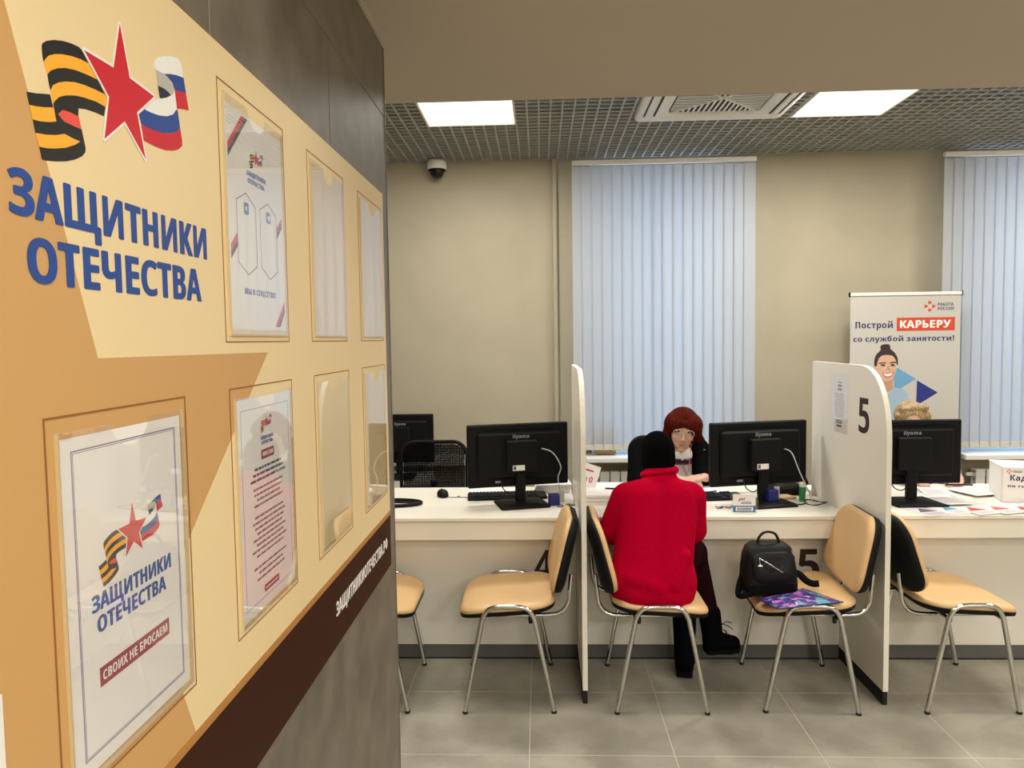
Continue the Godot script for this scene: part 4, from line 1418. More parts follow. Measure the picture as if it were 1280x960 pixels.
	obj("cap", lathed([Vector2(0.014, 0.074), Vector2(0.016, 0.076), Vector2(0.016, 0.097), Vector2(0.013, 0.099)], Vector3.ZERO, 16), M["white plastic"], glue)
	single("envelope", boxed(Vector3(0, 0.006, 0), Vector3(0.12, 0.012, 0.09), 0.003), M["kraft"], "small kraft envelope lying behind the monitor foot on counter five", "envelope", Vector3(1.27, top, -3.93), 0.35)
	var ph := thing("telephone_handset", "black telephone with handset behind the monitor on counter five", "telephone", Vector3(1.335, top, -4.08), 0.2)
	obj("cradle", spans(Vector3(-0.08, 0, -0.09), Vector3(0.08, 0.05, 0.09), 0.012), M["black plastic"], ph)
	obj("handset", tubed(smooth([Vector3(0.06, 0.06, -0.10), Vector3(0.06, 0.10, -0.06), Vector3(0.06, 0.11, 0.0), Vector3(0.06, 0.10, 0.06), Vector3(0.06, 0.06, 0.10)], 5), 0.02, 10), M["black plastic"], ph)
	loop = []
	for k in 30:
		var a := TAU * k / 30.0
		loop.append(Vector3(cos(a) * 0.052, 0.006 + 0.006 * sin(a * 2.0), sin(a) * 0.05))
	st = new_st()
	tube(st, loop, 0.003, 6, true)
	tube(st, smooth([Vector3(-0.05, 0.004, 0.0), Vector3(-0.08, 0.003, 0.03), Vector3(-0.13, 0.003, 0.04)], 5), 0.003, 6)
	single("coiled_cable", done(st), M["rubber"], "loop of black cable on counter five by the numbered screen", "cable", Vector3(1.400, top, -3.80))
	tangle("thin dark cord lying behind the card stand on counter five", Vector3(0.90, top, -3.70), 9)
	# leaflet counter
	rng.seed = 21
	var gl := "leaflets spread on the counter before the banner"
	var spots := [[1.86, -3.63, 0.25, "sheet tint"], [1.99, -3.66, 0.3, "paper"], [2.10, -3.64, 0.28, "paper"], [2.22, -3.65, 0.3, "paper"], [2.34, -3.64, 0.25, "paper"], [2.46, -3.66, 0.3, "paper"], [2.04, -3.88, 0.5, "paper"], [2.12, -4.03, -0.25, "paper"], [2.30, -4.02, 0.3, "paper"], [2.42, -4.10, 0.1, "paper"], [2.06, -3.80, 0.1, "paper"]]
	var hues := ["ink grey", "banner pale blue", "banner red", "pale red", "banner red", "pale red"]
	var looks := ["grey-tinted leaflet with a dark triangle", "white leaflet with a pale blue triangle", "leaflet with a red triangle beside the blue one", "leaflet with a faded triangle between red ones", "leaflet with a red triangle at the box", "leaflet with a faded triangle at the box", "loose text sheet behind the pale blue leaflet", "loose text sheet turned aslant behind the monitor foot", "loose text sheet beside the lettered box", "loose text sheet under the black pen", "loose text sheet half under the triangle leaflets"]
	for k in spots.size():
		var sp = spots[k]
		var t := thing("leaflet", "%s on the counter before the banner" % looks[k], "leaflet", Vector3(sp[0], top + 0.0015 * k, sp[1]), sp[2], gl)
		obj("sheet", boxed(Vector3(0, 0.0006, 0), Vector3(0.145, 0.0012, 0.21)), M[sp[3]], t)
		if k < 6:
			var xf := Transform3D(Basis(Vector3.RIGHT, Vector3.FORWARD, Vector3.UP), Vector3(0, 0.0012, 0))
			obj("printed_triangle", prismed(PackedVector2Array([Vector2(-0.05, -0.03), Vector2(0.05, -0.03), Vector2(0.0, 0.045)]), 0.0002, xf), M[hues[k]], t)
			var dd := new_st()
			for q in 5:
				prism(dd, quad_poly(-0.055, -0.09 + q * 0.01, 0.03 + rng.randf() * 0.03, -0.087 + q * 0.01), 0.0002, xf)
			obj("print_lines", done(dd), M["ink grey"], t)
		else:
			var dd := new_st()
			var xf := Transform3D(Basis(Vector3.RIGHT, Vector3.FORWARD, Vector3.UP), Vector3(0, 0.0012, 0))
			for q in 12:
				prism(dd, quad_poly(-0.06, -0.08 + q * 0.012, 0.02 + rng.randf() * 0.04, -0.0785 + q * 0.012), 0.0002, xf)
			obj("print_lines", done(dd), M["ink grey"], t)
	single("ball_pen", tubed([Vector3(-0.07, 0.005, 0), Vector3(0.07, 0.005, 0)], 0.0045, 8), M["black plastic"], "black pen on the leaflets beside the lettered white box", "pen", Vector3(2.30, top + 0.02, -4.13), -0.1)
	make_ballot_box()
	make_banner()
	make_bags()
	single("sill_box", boxed(Vector3(0, 0.11, 0), Vector3(0.17, 0.22, 0.07), 0.01), M["kraft"], "small box standing on the window sill behind the blind", "box", Vector3(0.50, 0.704, -5.80))

func stamp_box(label: String, at: Vector3, turn: float) -> void:
	var t := thing("stamp_box", label, "ink box", at, turn, "dark blue ink boxes on the counters")
	obj("body", spans(Vector3(-0.028, 0, -0.02), Vector3(0.028, 0.058, 0.02), 0.003), M["blue ink box"], t)
	obj("clear_case", spans(Vector3(0.029, 0, -0.03), Vector3(0.060, 0.066, -0.026), 0.001), M["logo grey"], t)

func spectacles() -> SurfaceTool:
	var st := new_st()
	for s in [-1.0, 1.0]:
		var l := []
		for k in 16:
			var a := TAU * k / 16.0
			l.append(Vector3(s * 0.034 + cos(a) * 0.026, 0.019 + sin(a) * 0.017, 0))
		tube(st, l, 0.0022, 5, true)
		tube(st, [Vector3(s * 0.062, 0.022, 0), Vector3(s * 0.063, 0.02, -0.06), Vector3(s * 0.05, 0.006, -0.12)], 0.002, 5)
	tube(st, [Vector3(-0.009, 0.024, 0), Vector3(0.0, 0.028, 0.002), Vector3(0.009, 0.024, 0)], 0.002, 5)
	return done(st)

func tangle(label: String, at: Vector3, seed_: int) -> void:
	rng.seed = seed_
	var st := new_st()
	for k in 2:
		var p := []
		for i in 6:
			p.append(Vector3(-0.04 + i * 0.022 + rng.randf_range(-0.015, 0.015), 0.003 + 0.004 * (i % 2) + 0.002 * k, rng.randf_range(-0.03, 0.03)))
		tube(st, smooth(p, 5), 0.0022, 5)
	single("cable", done(st), M["rubber"], label, "cable", at)

func make_name_stand() -> void:
	var t := thing("card_stand", "acrylic stand with white and blue name card on counter five", "card stand", Vector3(0.985, 0.7505, -3.60), -0.06)
	obj("acrylic_block", spans(Vector3(-0.060, 0, -0.045), Vector3(0.066, 0.095, -0.004), 0.002), M["acrylic"], t)
	var c := obj("card", spans(Vector3(-0.055, 0.004, -0.003), Vector3(0.052, 0.092, 0.0)), M["paper"], t)
	obj("blue_band", spans(Vector3(-0.055, 0.004, -0.0005), Vector3(0.052, 0.036, 0.001)), M["icon blue"], c)
	obj("name_strip", spans(Vector3(-0.042, 0.010, 0.0008), Vector3(0.040, 0.030, 0.0016)), M["paper"], c)
	rng.seed = 8
	dashes(c, -0.038, 0.036, 0.021, 0.005, "logo navy", 0.0016, 2, 0.008, 0.1)
	emblem(c, Vector2(-0.030, 0.058), 0.034, 0.0, 0.0002)
	dashes(c, -0.018, 0.034, 0.052, 0.004, "logo blue", 0.0, 2, 0.007, 0.05)

func make_ballot_box() -> void:
	var t := thing("paper_box", "white cardboard box with dark lettering on the leaflet counter", "box", Vector3(2.46, 0.7515, -3.884), -0.275)
	obj("carton", spans(Vector3(-0.10, 0, -0.115), Vector3(0.20, 0.176, 0.115), 0.002), M["paper"], t)
	obj("lid_edge", spans(Vector3(-0.102, 0.172, -0.117), Vector3(0.202, 0.181, 0.117), 0.002), M["paper"], t)
	obj("lettering", text_mesh("Кадровый", 0.205, 0.030, lift(Vector3(-0.068, 0.112, 0.1152)), 0.0006), M["banner navy"], t)
	obj("lettering", text_mesh("по городу", 0.150, 0.014, lift(Vector3(-0.078, 0.078, 0.1152)), 0.0006), M["banner navy"], t)
	trefoil(t, Vector2(-0.072, 0.158), 0.0115, 0.1152)
	var st := new_st()
	prism(st, quad_poly(-0.056, 0.160, -0.015, 0.163), 0.0005, lift(Vector3(0, 0, 0.1152)))
	prism(st, quad_poly(-0.056, 0.154, -0.018, 0.157), 0.0005, lift(Vector3(0, 0, 0.1152)))
	obj("print_lines", done(st), M["ink grey"], t)

func trefoil(parent: Node3D, mid: Vector2, r: float, z: float) -> void:
	# four small red triangles round a centre
	for k in 4:
		var a := k * PI / 2
		var c := mid + Vector2(cos(a), sin(a)) * r * 0.72
		var p := PackedVector2Array()
		for q in [Vector2(-0.36, 0.42), Vector2(0.42, 0.0), Vector2(-0.36, -0.42)]:
			p.append(c + q * r)
		obj("emblem_triangle", prismed(p, 0.0005, lift(Vector3(0, 0, z))), M["banner red"], parent)

func make_banner() -> void:
	var t := thing("roll_up_banner", "white roll-up banner with smiling woman print and red headline box", "banner", Vector3(2.30, 0, -5.60))
	obj("sheet", spans(Vector3(0.002, 0.08, -0.0008), Vector3(0.802, 1.895, 0.0)), M["banner white"], t)
	obj("top_rail", spans(Vector3(-0.004, 1.893, -0.008), Vector3(0.81, 1.918, 0.008), 0.003), M["white plastic"], t)
	for x in [-0.006, 0.808]:
		obj("rail_cap", spans(Vector3(x - 0.003, 1.888, -0.01), Vector3(x + 0.005, 1.922, 0.01), 0.002), M["matte black"], t)
	obj("cassette", spans(Vector3(-0.02, 0.0, -0.06), Vector3(0.82, 0.08, 0.06), 0.01), M["steel"], t)
	obj("pole", tubed([Vector3(0.40, 0.08, -0.03), Vector3(0.40, 1.895, -0.012)], 0.008, 8), M["steel"], t)
	var z := 0.0002
	obj("lettering", text_mesh("Построй", 0.272, 0.048, lift(Vector3(0.04, 1.655, z)), 0.0006), M["banner navy"], t)
	obj("headline_box", prismed(quad_poly(0.341, 1.632, 0.762, 1.730), 0.0004, lift(Vector3(0, 0, z))), M["banner red"], t)
	obj("lettering", text_mesh("КАРЬЕРУ", 0.367, 0.055, lift(Vector3(0.365, 1.654, z + 0.0004)), 0.0006, 0.02), M["logo white"], t)
	obj("lettering", text_mesh("со службой занятости!", 0.733, 0.040, lift(Vector3(0.026, 1.556, z)), 0.0006), M["banner navy"], t)
	obj("lettering", text_mesh("РАБОТА", 0.113, 0.023, lift(Vector3(0.637, 1.813, z)), 0.0005), M["banner navy"], t)
	obj("lettering", text_mesh("РОССИИ", 0.115, 0.023, lift(Vector3(0.637, 1.782, z)), 0.0005), M["banner navy"], t)
	trefoil(t, Vector2(0.581, 1.811), 0.038, z)
	var order := [["pale_triangle", "banner pale blue"], ["navy_triangle", "banner triangle navy"], ["neck", "print neck"], ["shirt", "print shirt"], ["ear", "print skin"], ["face", "print skin"], ["hair", "print hair"], ["nose", "print neck"], ["lips", "print lips"], ["smile", "logo white"], ["brow_a", "print brow"], ["brow_b", "print brow"], ["eye_a", "print hair"], ["eye_b", "print hair"]]
	for k in order.size():
		var p: Array = []
		for q in pairs(PORTRAIT[order[k][0]]):
			p.append(q)
		var curved: Array = p if order[k][0].ends_with("triangle") else smooth(p, 4, true)
		obj("printed_" + order[k][0].trim_suffix("_a").trim_suffix("_b"), prismed(PackedVector2Array(curved), 0.0002, lift(Vector3(0, 0, z + k * 0.0003))), M[order[k][1]], t)
	for c in [Vector2(0.243, 1.371), Vector2(0.317, 1.371)]:
		var l := []
		for k in 20:
			var a := TAU * k / 20.0
			l.append(Vector3(c.x + cos(a) * 0.026, c.y + sin(a) * 0.021, 0.0046))
		obj("printed_spectacles", tubed(l, 0.0012, 4, true), M["logo white"], t)

func make_bags() -> void:
	# backpack on the chair
	var t := thing("backpack", "small black leather backpack with silver zips on the chair", "backpack", Vector3(1.008, 0.468, -3.292), 0.10)
	t.scale = Vector3(0.98, 0.83, 0.98)
	var st := new_st()
	var r := []
	var o := rrect(0.235, 0.135, 0.045, 6)
	for l in [[0.92, 0.92, 0.0], [1.0, 1.0, 0.012], [1.05, 1.08, 0.06], [1.02, 1.05, 0.13], [0.95, 0.95, 0.20], [0.84, 0.82, 0.245], [0.66, 0.6, 0.265], [0.3, 0.25, 0.268]]:
		var ring := []
		for p in o:
			ring.append(Vector3(p.x * l[0], l[2], p.y * l[1] - l[2] * 0.06))
		r.append(ring)
	rings(st, r, true, true, false)
	obj("bag_body", done(st), M["leather black"], t)
	var pk := new_st()
	r = []
	var po := rrect(0.195, 0.165, 0.05, 6)
	for l in [[1.0, 0.050], [1.0, 0.068], [0.95, 0.078], [0.6, 0.082], [0.05, 0.083]]:
		var ring := []
		for p in po:
			ring.append(Vector3(p.x * l[0], 0.150 + p.y * l[0], l[1] - (0.02 if p.y > 0 else 0.0) * p.y / 0.08))
		r.append(ring)
	rings(pk, r, false, true, false)
	obj("front_pocket", done(pk), M["leather black"], t)
	obj("zip", tubed([Vector3(-0.074, 0.212, 0.0705), Vector3(-0.02, 0.172, 0.0835), Vector3(0.030, 0.134, 0.0845)], 0.0032, 6), M["chrome"], t)
	obj("zip_pull", tubed([Vector3(-0.073, 0.211, 0.075), Vector3(-0.073, 0.178, 0.083), Vector3(-0.073, 0.174, 0.083)], [0.0016, 0.0016, 0.004], 6), M["chrome"], t)
	obj("pull_tab", boxed(Vector3(-0.073, 0.173, 0.085), Vector3(0.020, 0.004, 0.004), 0.001), M["chrome"], t)
	obj("side_zip", tubed([Vector3(0.088, 0.232, 0.035), Vector3(0.106, 0.195, 0.040)], 0.003, 6), M["chrome"], t)
	obj("base_panel", boxed(Vector3(0, 0.040, 0.052), Vector3(0.225, 0.075, 0.050), 0.022), M["soft black"], t)
	obj("handle", tubed(smooth([Vector3(-0.048, 0.245, 0.0), Vector3(-0.050, 0.285, 0.0), Vector3(-0.030, 0.318, 0.0), Vector3(0.002, 0.326, 0.0), Vector3(0.034, 0.308, 0.0), Vector3(0.052, 0.25, 0.0)], 5), 0.0065, 8), M["leather black"], t)
	st = new_st()
	strap(st, [Vector3(-0.10, 0.10, -0.04), Vector3(-0.135, 0.04, 0.0), Vector3(-0.150, -0.002, 0.035), Vector3(-0.110, 0.012, 0.055), Vector3(-0.07, 0.030, 0.050)], 0.030, 0.006)
	obj("strap", done(st), M["soft black"], t)
	st = new_st()
	strap(st, [Vector3(0.10, 0.075, -0.03), Vector3(0.135, 0.095, 0.0), Vector3(0.165, 0.062, 0.025), Vector3(0.20, 0.042, 0.02), Vector3(0.235, 0.034, 0.0)], 0.034, 0.006)
	obj("strap", done(st), M["soft black"], t)
	# folder bag: a flat pouch whose print is laid on it by UV
	var f := thing("folder_bag", "flat plastic folder with violet and teal ribbon print on the chair seat", "folder", Vector3(0, 0, 0))
	var a := [Vector3(0.925, 0.474, -3.175), Vector3(1.170, 0.476, -3.315), Vector3(1.262, 0.487, -3.105), Vector3(0.968, 0.485, -3.03)]
	st = new_st()
	var nu := 14
	var g := []
	for i in nu + 1:
		var row := []
		for j in nu + 1:
			var u := float(i) / nu
			var v := float(j) / nu
			var p: Vector3 = a[0].lerp(a[1], u).lerp(a[3].lerp(a[2], u), v)
			var e := minf(minf(u, 1.0 - u), minf(v, 1.0 - v))
			row.append([p, Vector2(u, v), 0.009 * smoothstep(0.0, 0.2, e) * (1.0 + 0.3 * sin(u * 9.0 + v * 5.0))])
		g.append(row)
	st.set_smooth_group(0)
	for side in [1.0, -1.0]:
		for i in nu:
			for j in nu:
				var q := [g[i][j], g[i + 1][j], g[i + 1][j + 1], g[i][j + 1]]
				for k in ([0, 1, 2, 0, 2, 3] if side > 0 else [0, 2, 1, 0, 3, 2]):
					st.set_uv(q[k][1])
					st.add_vertex(q[k][0] + Vector3.UP * (q[k][2] * (1.0 if side > 0 else 0.25) * side))
	obj("pouch", done(st), M["graphic print"], f)
	var edge := new_st()
	tube(edge, [a[3] , a[2]], 0.0028, 6)
	tube(edge, [a[0], a[3]], 0.0022, 6)
	obj("seam", done(edge), M["banner navy"], f)

func strap(st: SurfaceTool, pts: Array, w: float, t: float) -> void:
	var p := smooth(pts, 5)
	var all := []
	for i in p.size():
		var tan_: Vector3 = (p[mini(i + 1, p.size() - 1)] - p[maxi(i - 1, 0)]).normalized()
		var side := tan_.cross(Vector3(0.2, 0.3, 1.0)).normalized()
		var up := side.cross(tan_)
		all.append([p[i] + side * w / 2 + up * t / 2, p[i] - side * w / 2 + up * t / 2, p[i] - side * w / 2 - up * t / 2, p[i] + side * w / 2 - up * t / 2])
	rings(st, all)


# ---------------------------------------------------------------- people
func head_prims(c: Vector3, b: Basis, k := 1.0) -> Array:
	var l := func(x: float, y: float, z: float) -> Vector3: return c + b * (Vector3(x, y, z) * k)
	var p := [
		ell(l.call(0, 0.025, -0.015), Vector3(0.073, 0.088, 0.092) * k, b),
		ell(l.call(0, -0.02, 0.02), Vector3(0.061, 0.093, 0.066) * k, b),
		ell(l.call(0, -0.075, 0.026), Vector3(0.044, 0.036, 0.048) * k, b),
		ell(l.call(0, -0.104, 0.054), Vector3(0.020, 0.014, 0.016) * k, b),
		cap(l.call(-0.034, 0.030, 0.074), l.call(0.034, 0.030, 0.074), 0.010 * k),
		cap(l.call(0, 0.014, 0.086), l.call(0, -0.030, 0.106), 0.0075 * k, 0.0105 * k),
		cap(l.call(0, -0.07, -0.02), l.call(0, -0.18, -0.035), 0.050 * k, 0.054 * k),
	]
	for s in [-1.0, 1.0]:
		p.append(ell(l.call(s * 0.012, -0.034, 0.094), Vector3.ONE * 0.008 * k, b))
		p.append(ell(l.call(s * 0.038, -0.030, 0.058), Vector3(0.022, 0.020, 0.022) * k, b))
		p.append(ell(l.call(s * 0.073, -0.005, -0.005), Vector3(0.009, 0.028, 0.018) * k, b))
	p.append(ell(l.call(0, -0.062, 0.082), Vector3(0.021, 0.0055, 0.010) * k, b))
	p.append(ell(l.call(0, -0.070, 0.080), Vector3(0.018, 0.006, 0.010) * k, b))
	for s in [-1.0, 1.0]:
		p.append(cut(l.call(s * 0.030, 0.010, 0.088), Vector3(0.0135, 0.0065, 0.012) * k, b))
	return p

func skin_tone(base: Color, c: Vector3, b: Basis) -> Callable:
	var inv := b.inverse()
	var lips := Color(0.42, 0.17, 0.15)
	var brow := base * 0.45
	return func(p: Vector3) -> Color:
		var q := inv * (p - c)
		if q.z > 0.06 and absf(q.y + 0.066) < 0.0075 and absf(q.x) < 0.021:
			return lips
		if q.z > 0.05 and absf(q.y - 0.034 + absf(q.x - signf(q.x) * 0.03) * 0.2) < 0.005 and absf(q.x) > 0.013 and absf(q.x) < 0.05:
			return brow
		return base

func eyes(parent: Node3D, c: Vector3, b: Basis) -> void:
	for s in [-1.0, 1.0]:
		var at := c + b * Vector3(s * 0.030, 0.010, 0.0685)
		var ball := obj("eye", lathed(ball_profile(0.0115), at, 14), M["eye white"], parent)
		obj("iris", lathed([Vector2(0.0001, 0.0122), Vector2(0.0055, 0.0110), Vector2(0.0066, 0.0094)], at, 12, b * Basis(Vector3.RIGHT, PI / 2)), M["print hair"], ball)

func ball_profile(r: float) -> Array:
	var out := []
	for k in 11:
		var a := -PI / 2 + PI * k / 10.0
		out.append(Vector2(maxf(r * cos(a), 0.0001), r * sin(a)))
	return out

func hand_prims(w: Vector3, dir: Vector3, back: Vector3, thumb: float, curl: float) -> Array:
	var p := []
	dir = dir.normalized()
	back = (back - dir * back.dot(dir)).normalized()
	var side := dir.cross(back).normalized() * thumb
	var lens := [0.070, 0.078, 0.072, 0.056]
	p.append(cap(w - dir * 0.03, w + dir * 0.01, 0.024, 0.022))
	for k in 4:
		var off := side * (0.027 - k * 0.018)
		p.append(cap(w + off * 0.55, w + dir * (0.080 - 0.004 * absf(k - 1)) + off, 0.0145, 0.0105))
		var q := w + dir * (0.082 - 0.004 * absf(k - 1)) + off
		var d := dir
		for s in 3:
			d = d.rotated(dir.cross(back).normalized(), -curl * [0.6, 1.0, 0.8][s])
			var e: Vector3 = q + d * lens[k] * [0.46, 0.30, 0.24][s]
			p.append(cap(q, e, 0.0090 - 0.0006 * s, 0.0084 - 0.0006 * s))
			q = e
	var a := w + dir * 0.022 + side * 0.020
	var m := a + (dir * 0.62 + side * 0.70 - back * 0.2).normalized() * 0.040
	p.append(cap(a, m, 0.013, 0.0105))
	p.append(cap(m, m + (dir * 0.95 + side * 0.10 - back * 0.35).normalized() * 0.030, 0.0102, 0.0085))
	return p

func person(label: String, at: Vector3) -> Node3D:
	var t := thing("person", label, "person", at, 0.0, "people at the counters")
	return t

func make_people() -> void:
	# --- the visitor in red, seen from behind, sitting sideways on her chair
	var t := person("seated person in a red jumper and black knitted hat, back turned", Vector3.ZERO)
	var fair := Color(0.62, 0.40, 0.30)
	var c := Vector3(0.545, 1.062, -3.475)
	var away := Basis(Vector3.UP, PI - 0.1) * Basis(Vector3.RIGHT, 0.15)
	var flesh := head_prims(c, away, 0.92)
	flesh.append(cap(Vector3(0.42, 0.80, -3.62), Vector3(0.45, 0.785, -3.70), 0.028, 0.024))
	flesh.append_array(hand_prims(Vector3(0.455, 0.785, -3.70), Vector3(0.4, -0.05, -1), Vector3.UP, -1.0, 0.35))
	flesh.append(cap(Vector3(0.61, 0.80, -3.62), Vector3(0.60, 0.785, -3.70), 0.028, 0.024))
	flesh.append_array(hand_prims(Vector3(0.60, 0.785, -3.70), Vector3(-0.35, -0.05, -1), Vector3.UP, 1.0, 0.35))
	flesh.append(cap(Vector3(0.545, 0.93, -3.42), Vector3(0.53, 0.85, -3.38), 0.055, 0.07))
	for arm in [[Vector3(0.53, 0.85, -3.38), Vector3(0.39, 0.86, -3.385), Vector3(0.325, 0.722, -3.395), Vector3(0.42, 0.802, -3.62)], [Vector3(0.53, 0.85, -3.38), Vector3(0.685, 0.86, -3.40), Vector3(0.692, 0.722, -3.405), Vector3(0.61, 0.802, -3.62)]]:
		for k in 3:
			flesh.append(cap(arm[k], arm[k + 1], 0.034, 0.028))
	obj("body", body(flesh, 0.006, 0.010, skin_tone(fair, c, away)), M["skin"], t)
	var knit := [
		cap(Vector3(0.405, 0.535, -3.235), Vector3(0.560, 0.535, -3.235), 0.118, 0.118),
		cap(Vector3(0.415, 0.500, -3.215), Vector3(0.555, 0.500, -3.215), 0.105, 0.105),
		cap(Vector3(0.425, 0.58, -3.255), Vector3(0.465, 0.86, -3.365), 0.118, 0.105),
		cap(Vector3(0.545, 0.58, -3.255), Vector3(0.605, 0.86, -3.375), 0.118, 0.105),
		cap(Vector3(0.400, 0.875, -3.385), Vector3(0.672, 0.875, -3.400), 0.072, 0.072),
		cap(Vector3(0.385, 0.865, -3.385), Vector3(0.325, 0.725, -3.395), 0.072, 0.064),
		cap(Vector3(0.325, 0.722, -3.395), Vector3(0.420, 0.802, -3.620), 0.060, 0.046),
		cap(Vector3(0.685, 0.865, -3.400), Vector3(0.692, 0.725, -3.405), 0.070, 0.064),
		cap(Vector3(0.692, 0.722, -3.405), Vector3(0.615, 0.802, -3.620), 0.060, 0.046),
		cap(Vector3(0.543, 0.90, -3.395), Vector3(0.548, 0.965, -3.420), 0.088, 0.076),
		cap(Vector3(0.390, 0.500, -3.140), Vector3(0.570, 0.486, -3.136), 0.034, 0.036),
		cap(Vector3(0.380, 0.575, -3.142), Vector3(0.500, 0.535, -3.132), 0.026, 0.030),
		cap(Vector3(0.620, 0.660, -3.185), Vector3(0.560, 0.550, -3.136), 0.026, 0.028),
		cut(Vector3(0.48, 0.351, -3.15), Vector3(0.40, 0.105, 0.40)),
	]
	obj("jumper", body(knit, 0.009, 0.020), M["red wool"], t)
	var roll := []
	for k in 26:
		var a := TAU * k / 26.0
		roll.append(Vector3(0.547 + cos(a) * 0.073, 0.985 + 0.012 * cos(a) + 0.010 * sin(a), -3.430 + sin(a) * 0.070))
	obj("roll_collar", tubed(roll, 0.017, 8, true), M["red wool"], t)
	var hem := []
	for k in 30:
		var a := TAU * k / 30.0
		hem.append(Vector3(0.483 + cos(a) * 0.168, 0.470 + 0.004 * sin(a * 5.0), -3.215 + sin(a) * 0.094))
	obj("hem", tubed(hem, 0.013, 8, true), M["red wool"], t)
	obj("knitted_hat", body([ell(c + Vector3(0, 0.020, 0.008), Vector3(0.079, 0.092, 0.104)), ell(c + Vector3(0, -0.030, 0.022), Vector3(0.078, 0.062, 0.092))], 0.006, 0.02), M["black knit"], t)
	obj("trousers", body([
		cap(Vector3(0.42, 0.535, -3.26), Vector3(0.55, 0.535, -3.26), 0.085, 0.085),
		cap(Vector3(0.45, 0.535, -3.27), Vector3(0.655, 0.535, -3.515), 0.080, 0.062),
		cap(Vector3(0.655, 0.530, -3.515), Vector3(0.668, 0.25, -3.465), 0.060, 0.048),
		cap(Vector3(0.55, 0.545, -3.27), Vector3(0.715, 0.590, -3.490), 0.080, 0.062),
		cap(Vector3(0.715, 0.590, -3.490), Vector3(0.793, 0.27, -3.480), 0.060, 0.044)], 0.009, 0.02), M["dark burgundy cloth"], t)
	var b1 := obj("boot", body([
		cap(Vector3(0.790, 0.295, -3.480), Vector3(0.806, 0.175, -3.484), 0.052, 0.048),
		cap(Vector3(0.806, 0.168, -3.484), Vector3(0.905, 0.146, -3.500), 0.044, 0.034),
		ell(Vector3(0.800, 0.135, -3.484), Vector3(0.042, 0.030, 0.040)),
		cut(Vector3(0.86, 0.058, -3.49), Vector3(0.25, 0.060, 0.15))], 0.006, 0.014), M["boot suede"], t)
	var sole := PackedVector2Array()
	for p in [[-0.070, -0.030], [-0.060, -0.038], [-0.02, -0.036], [0.04, -0.044], [0.085, -0.036], [0.102, -0.012], [0.102, 0.012], [0.085, 0.036], [0.04, 0.044], [-0.02, 0.036], [-0.060, 0.038], [-0.070, 0.030]]:
		sole.append(Vector2(p[0], p[1]))
	var lay := Transform3D(Basis(Vector3.RIGHT, Vector3.BACK, Vector3.DOWN), Vector3.ZERO)
	obj("sole", prismed(sole, 0.022, Transform3D(Basis(Vector3.UP, 0.15), Vector3(0.838, 0.130, -3.490)) * lay), M["soft black"], b1)
	for k in 3:
		var q := Vector3(0.838 + 0.022 * k, 0.225 - 0.022 * k, -3.487)
		obj("lace", tubed([q + Vector3(0.006, 0, -0.028), q + Vector3(0.010, 0.004, 0), q + Vector3(0.006, 0, 0.028)], 0.003, 5), M["rubber"], b1)
	obj("lace", tubed(smooth([Vector3(0.842, 0.245, -3.47), Vector3(0.865, 0.262, -3.465), Vector3(0.890, 0.258, -3.46)], 4), 0.0022, 5), M["rubber"], b1)
	obj("lace", tubed(smooth([Vector3(0.842, 0.245, -3.49), Vector3(0.875, 0.238, -3.475), Vector3(0.898, 0.222, -3.47)], 4), 0.0022, 5), M["rubber"], b1)
	var b2 := obj("boot", body([
		cap(Vector3(0.668, 0.285, -3.465), Vector3(0.668, 0.090, -3.455), 0.055, 0.048),
		cap(Vector3(0.668, 0.075, -3.455), Vector3(0.690, 0.060, -3.570), 0.044, 0.036),
		cut(Vector3(0.67, -0.035, -3.5), Vector3(0.2, 0.060, 0.25))], 0.006, 0.014), M["boot suede"], t)
	obj("sole", prismed(sole, 0.024, Transform3D(Basis(Vector3.UP, 1.38), Vector3(0.676, 0.0255, -3.505)) * lay), M["soft black"], b2)

	# --- the clerk with auburn hair
	t = person("person with auburn bobbed hair, glasses and black jacket behind counter five", Vector3.ZERO)
	c = Vector3(0.838, 1.058, -4.405)
	var turn := Basis(Vector3.UP, -0.10) * Basis(Vector3.RIGHT, 0.12) * Basis(Vector3.BACK, -0.10)
	fair = Color(0.60, 0.36, 0.27)
	flesh = head_prims(c, turn)
	flesh.append(cap(c + Vector3(0, -0.15, -0.06), Vector3(0.80, 0.86, -4.56), 0.05, 0.06))
	for arm in [[Vector3(0.80, 0.86, -4.55), Vector3(0.625, 0.90, -4.555), Vector3(0.590, 0.755, -4.445), Vector3(0.752, 0.806, -4.312), Vector3(0.785, 0.79, -4.265)], [Vector3(0.80, 0.86, -4.55), Vector3(0.955, 0.90, -4.555), Vector3(0.990, 0.755, -4.445), Vector3(0.962, 0.806, -4.312), Vector3(0.945, 0.802, -4.262)]]:
		for k in 4:
			flesh.append(cap(arm[k], arm[k + 1], 0.032, 0.026))
	flesh.append_array(hand_prims(Vector3(0.785, 0.790, -4.265), Vector3(0.80, -0.02, 0.55), Vector3(0.1, 1.0, 0.25), -1.0, 0.42))
	flesh.append_array(hand_prims(Vector3(0.932, 0.802, -4.255), Vector3(-0.85, -0.02, 0.42), Vector3(-0.1, 1.0, 0.25), 1.0, 0.48))
	obj("body", body(flesh, 0.0045, 0.009, skin_tone(fair, c, turn)), M["skin"], t)
	eyes(t, c, turn)
	var l := func(x: float, y: float, z: float) -> Vector3: return c + turn * Vector3(x, y, z)
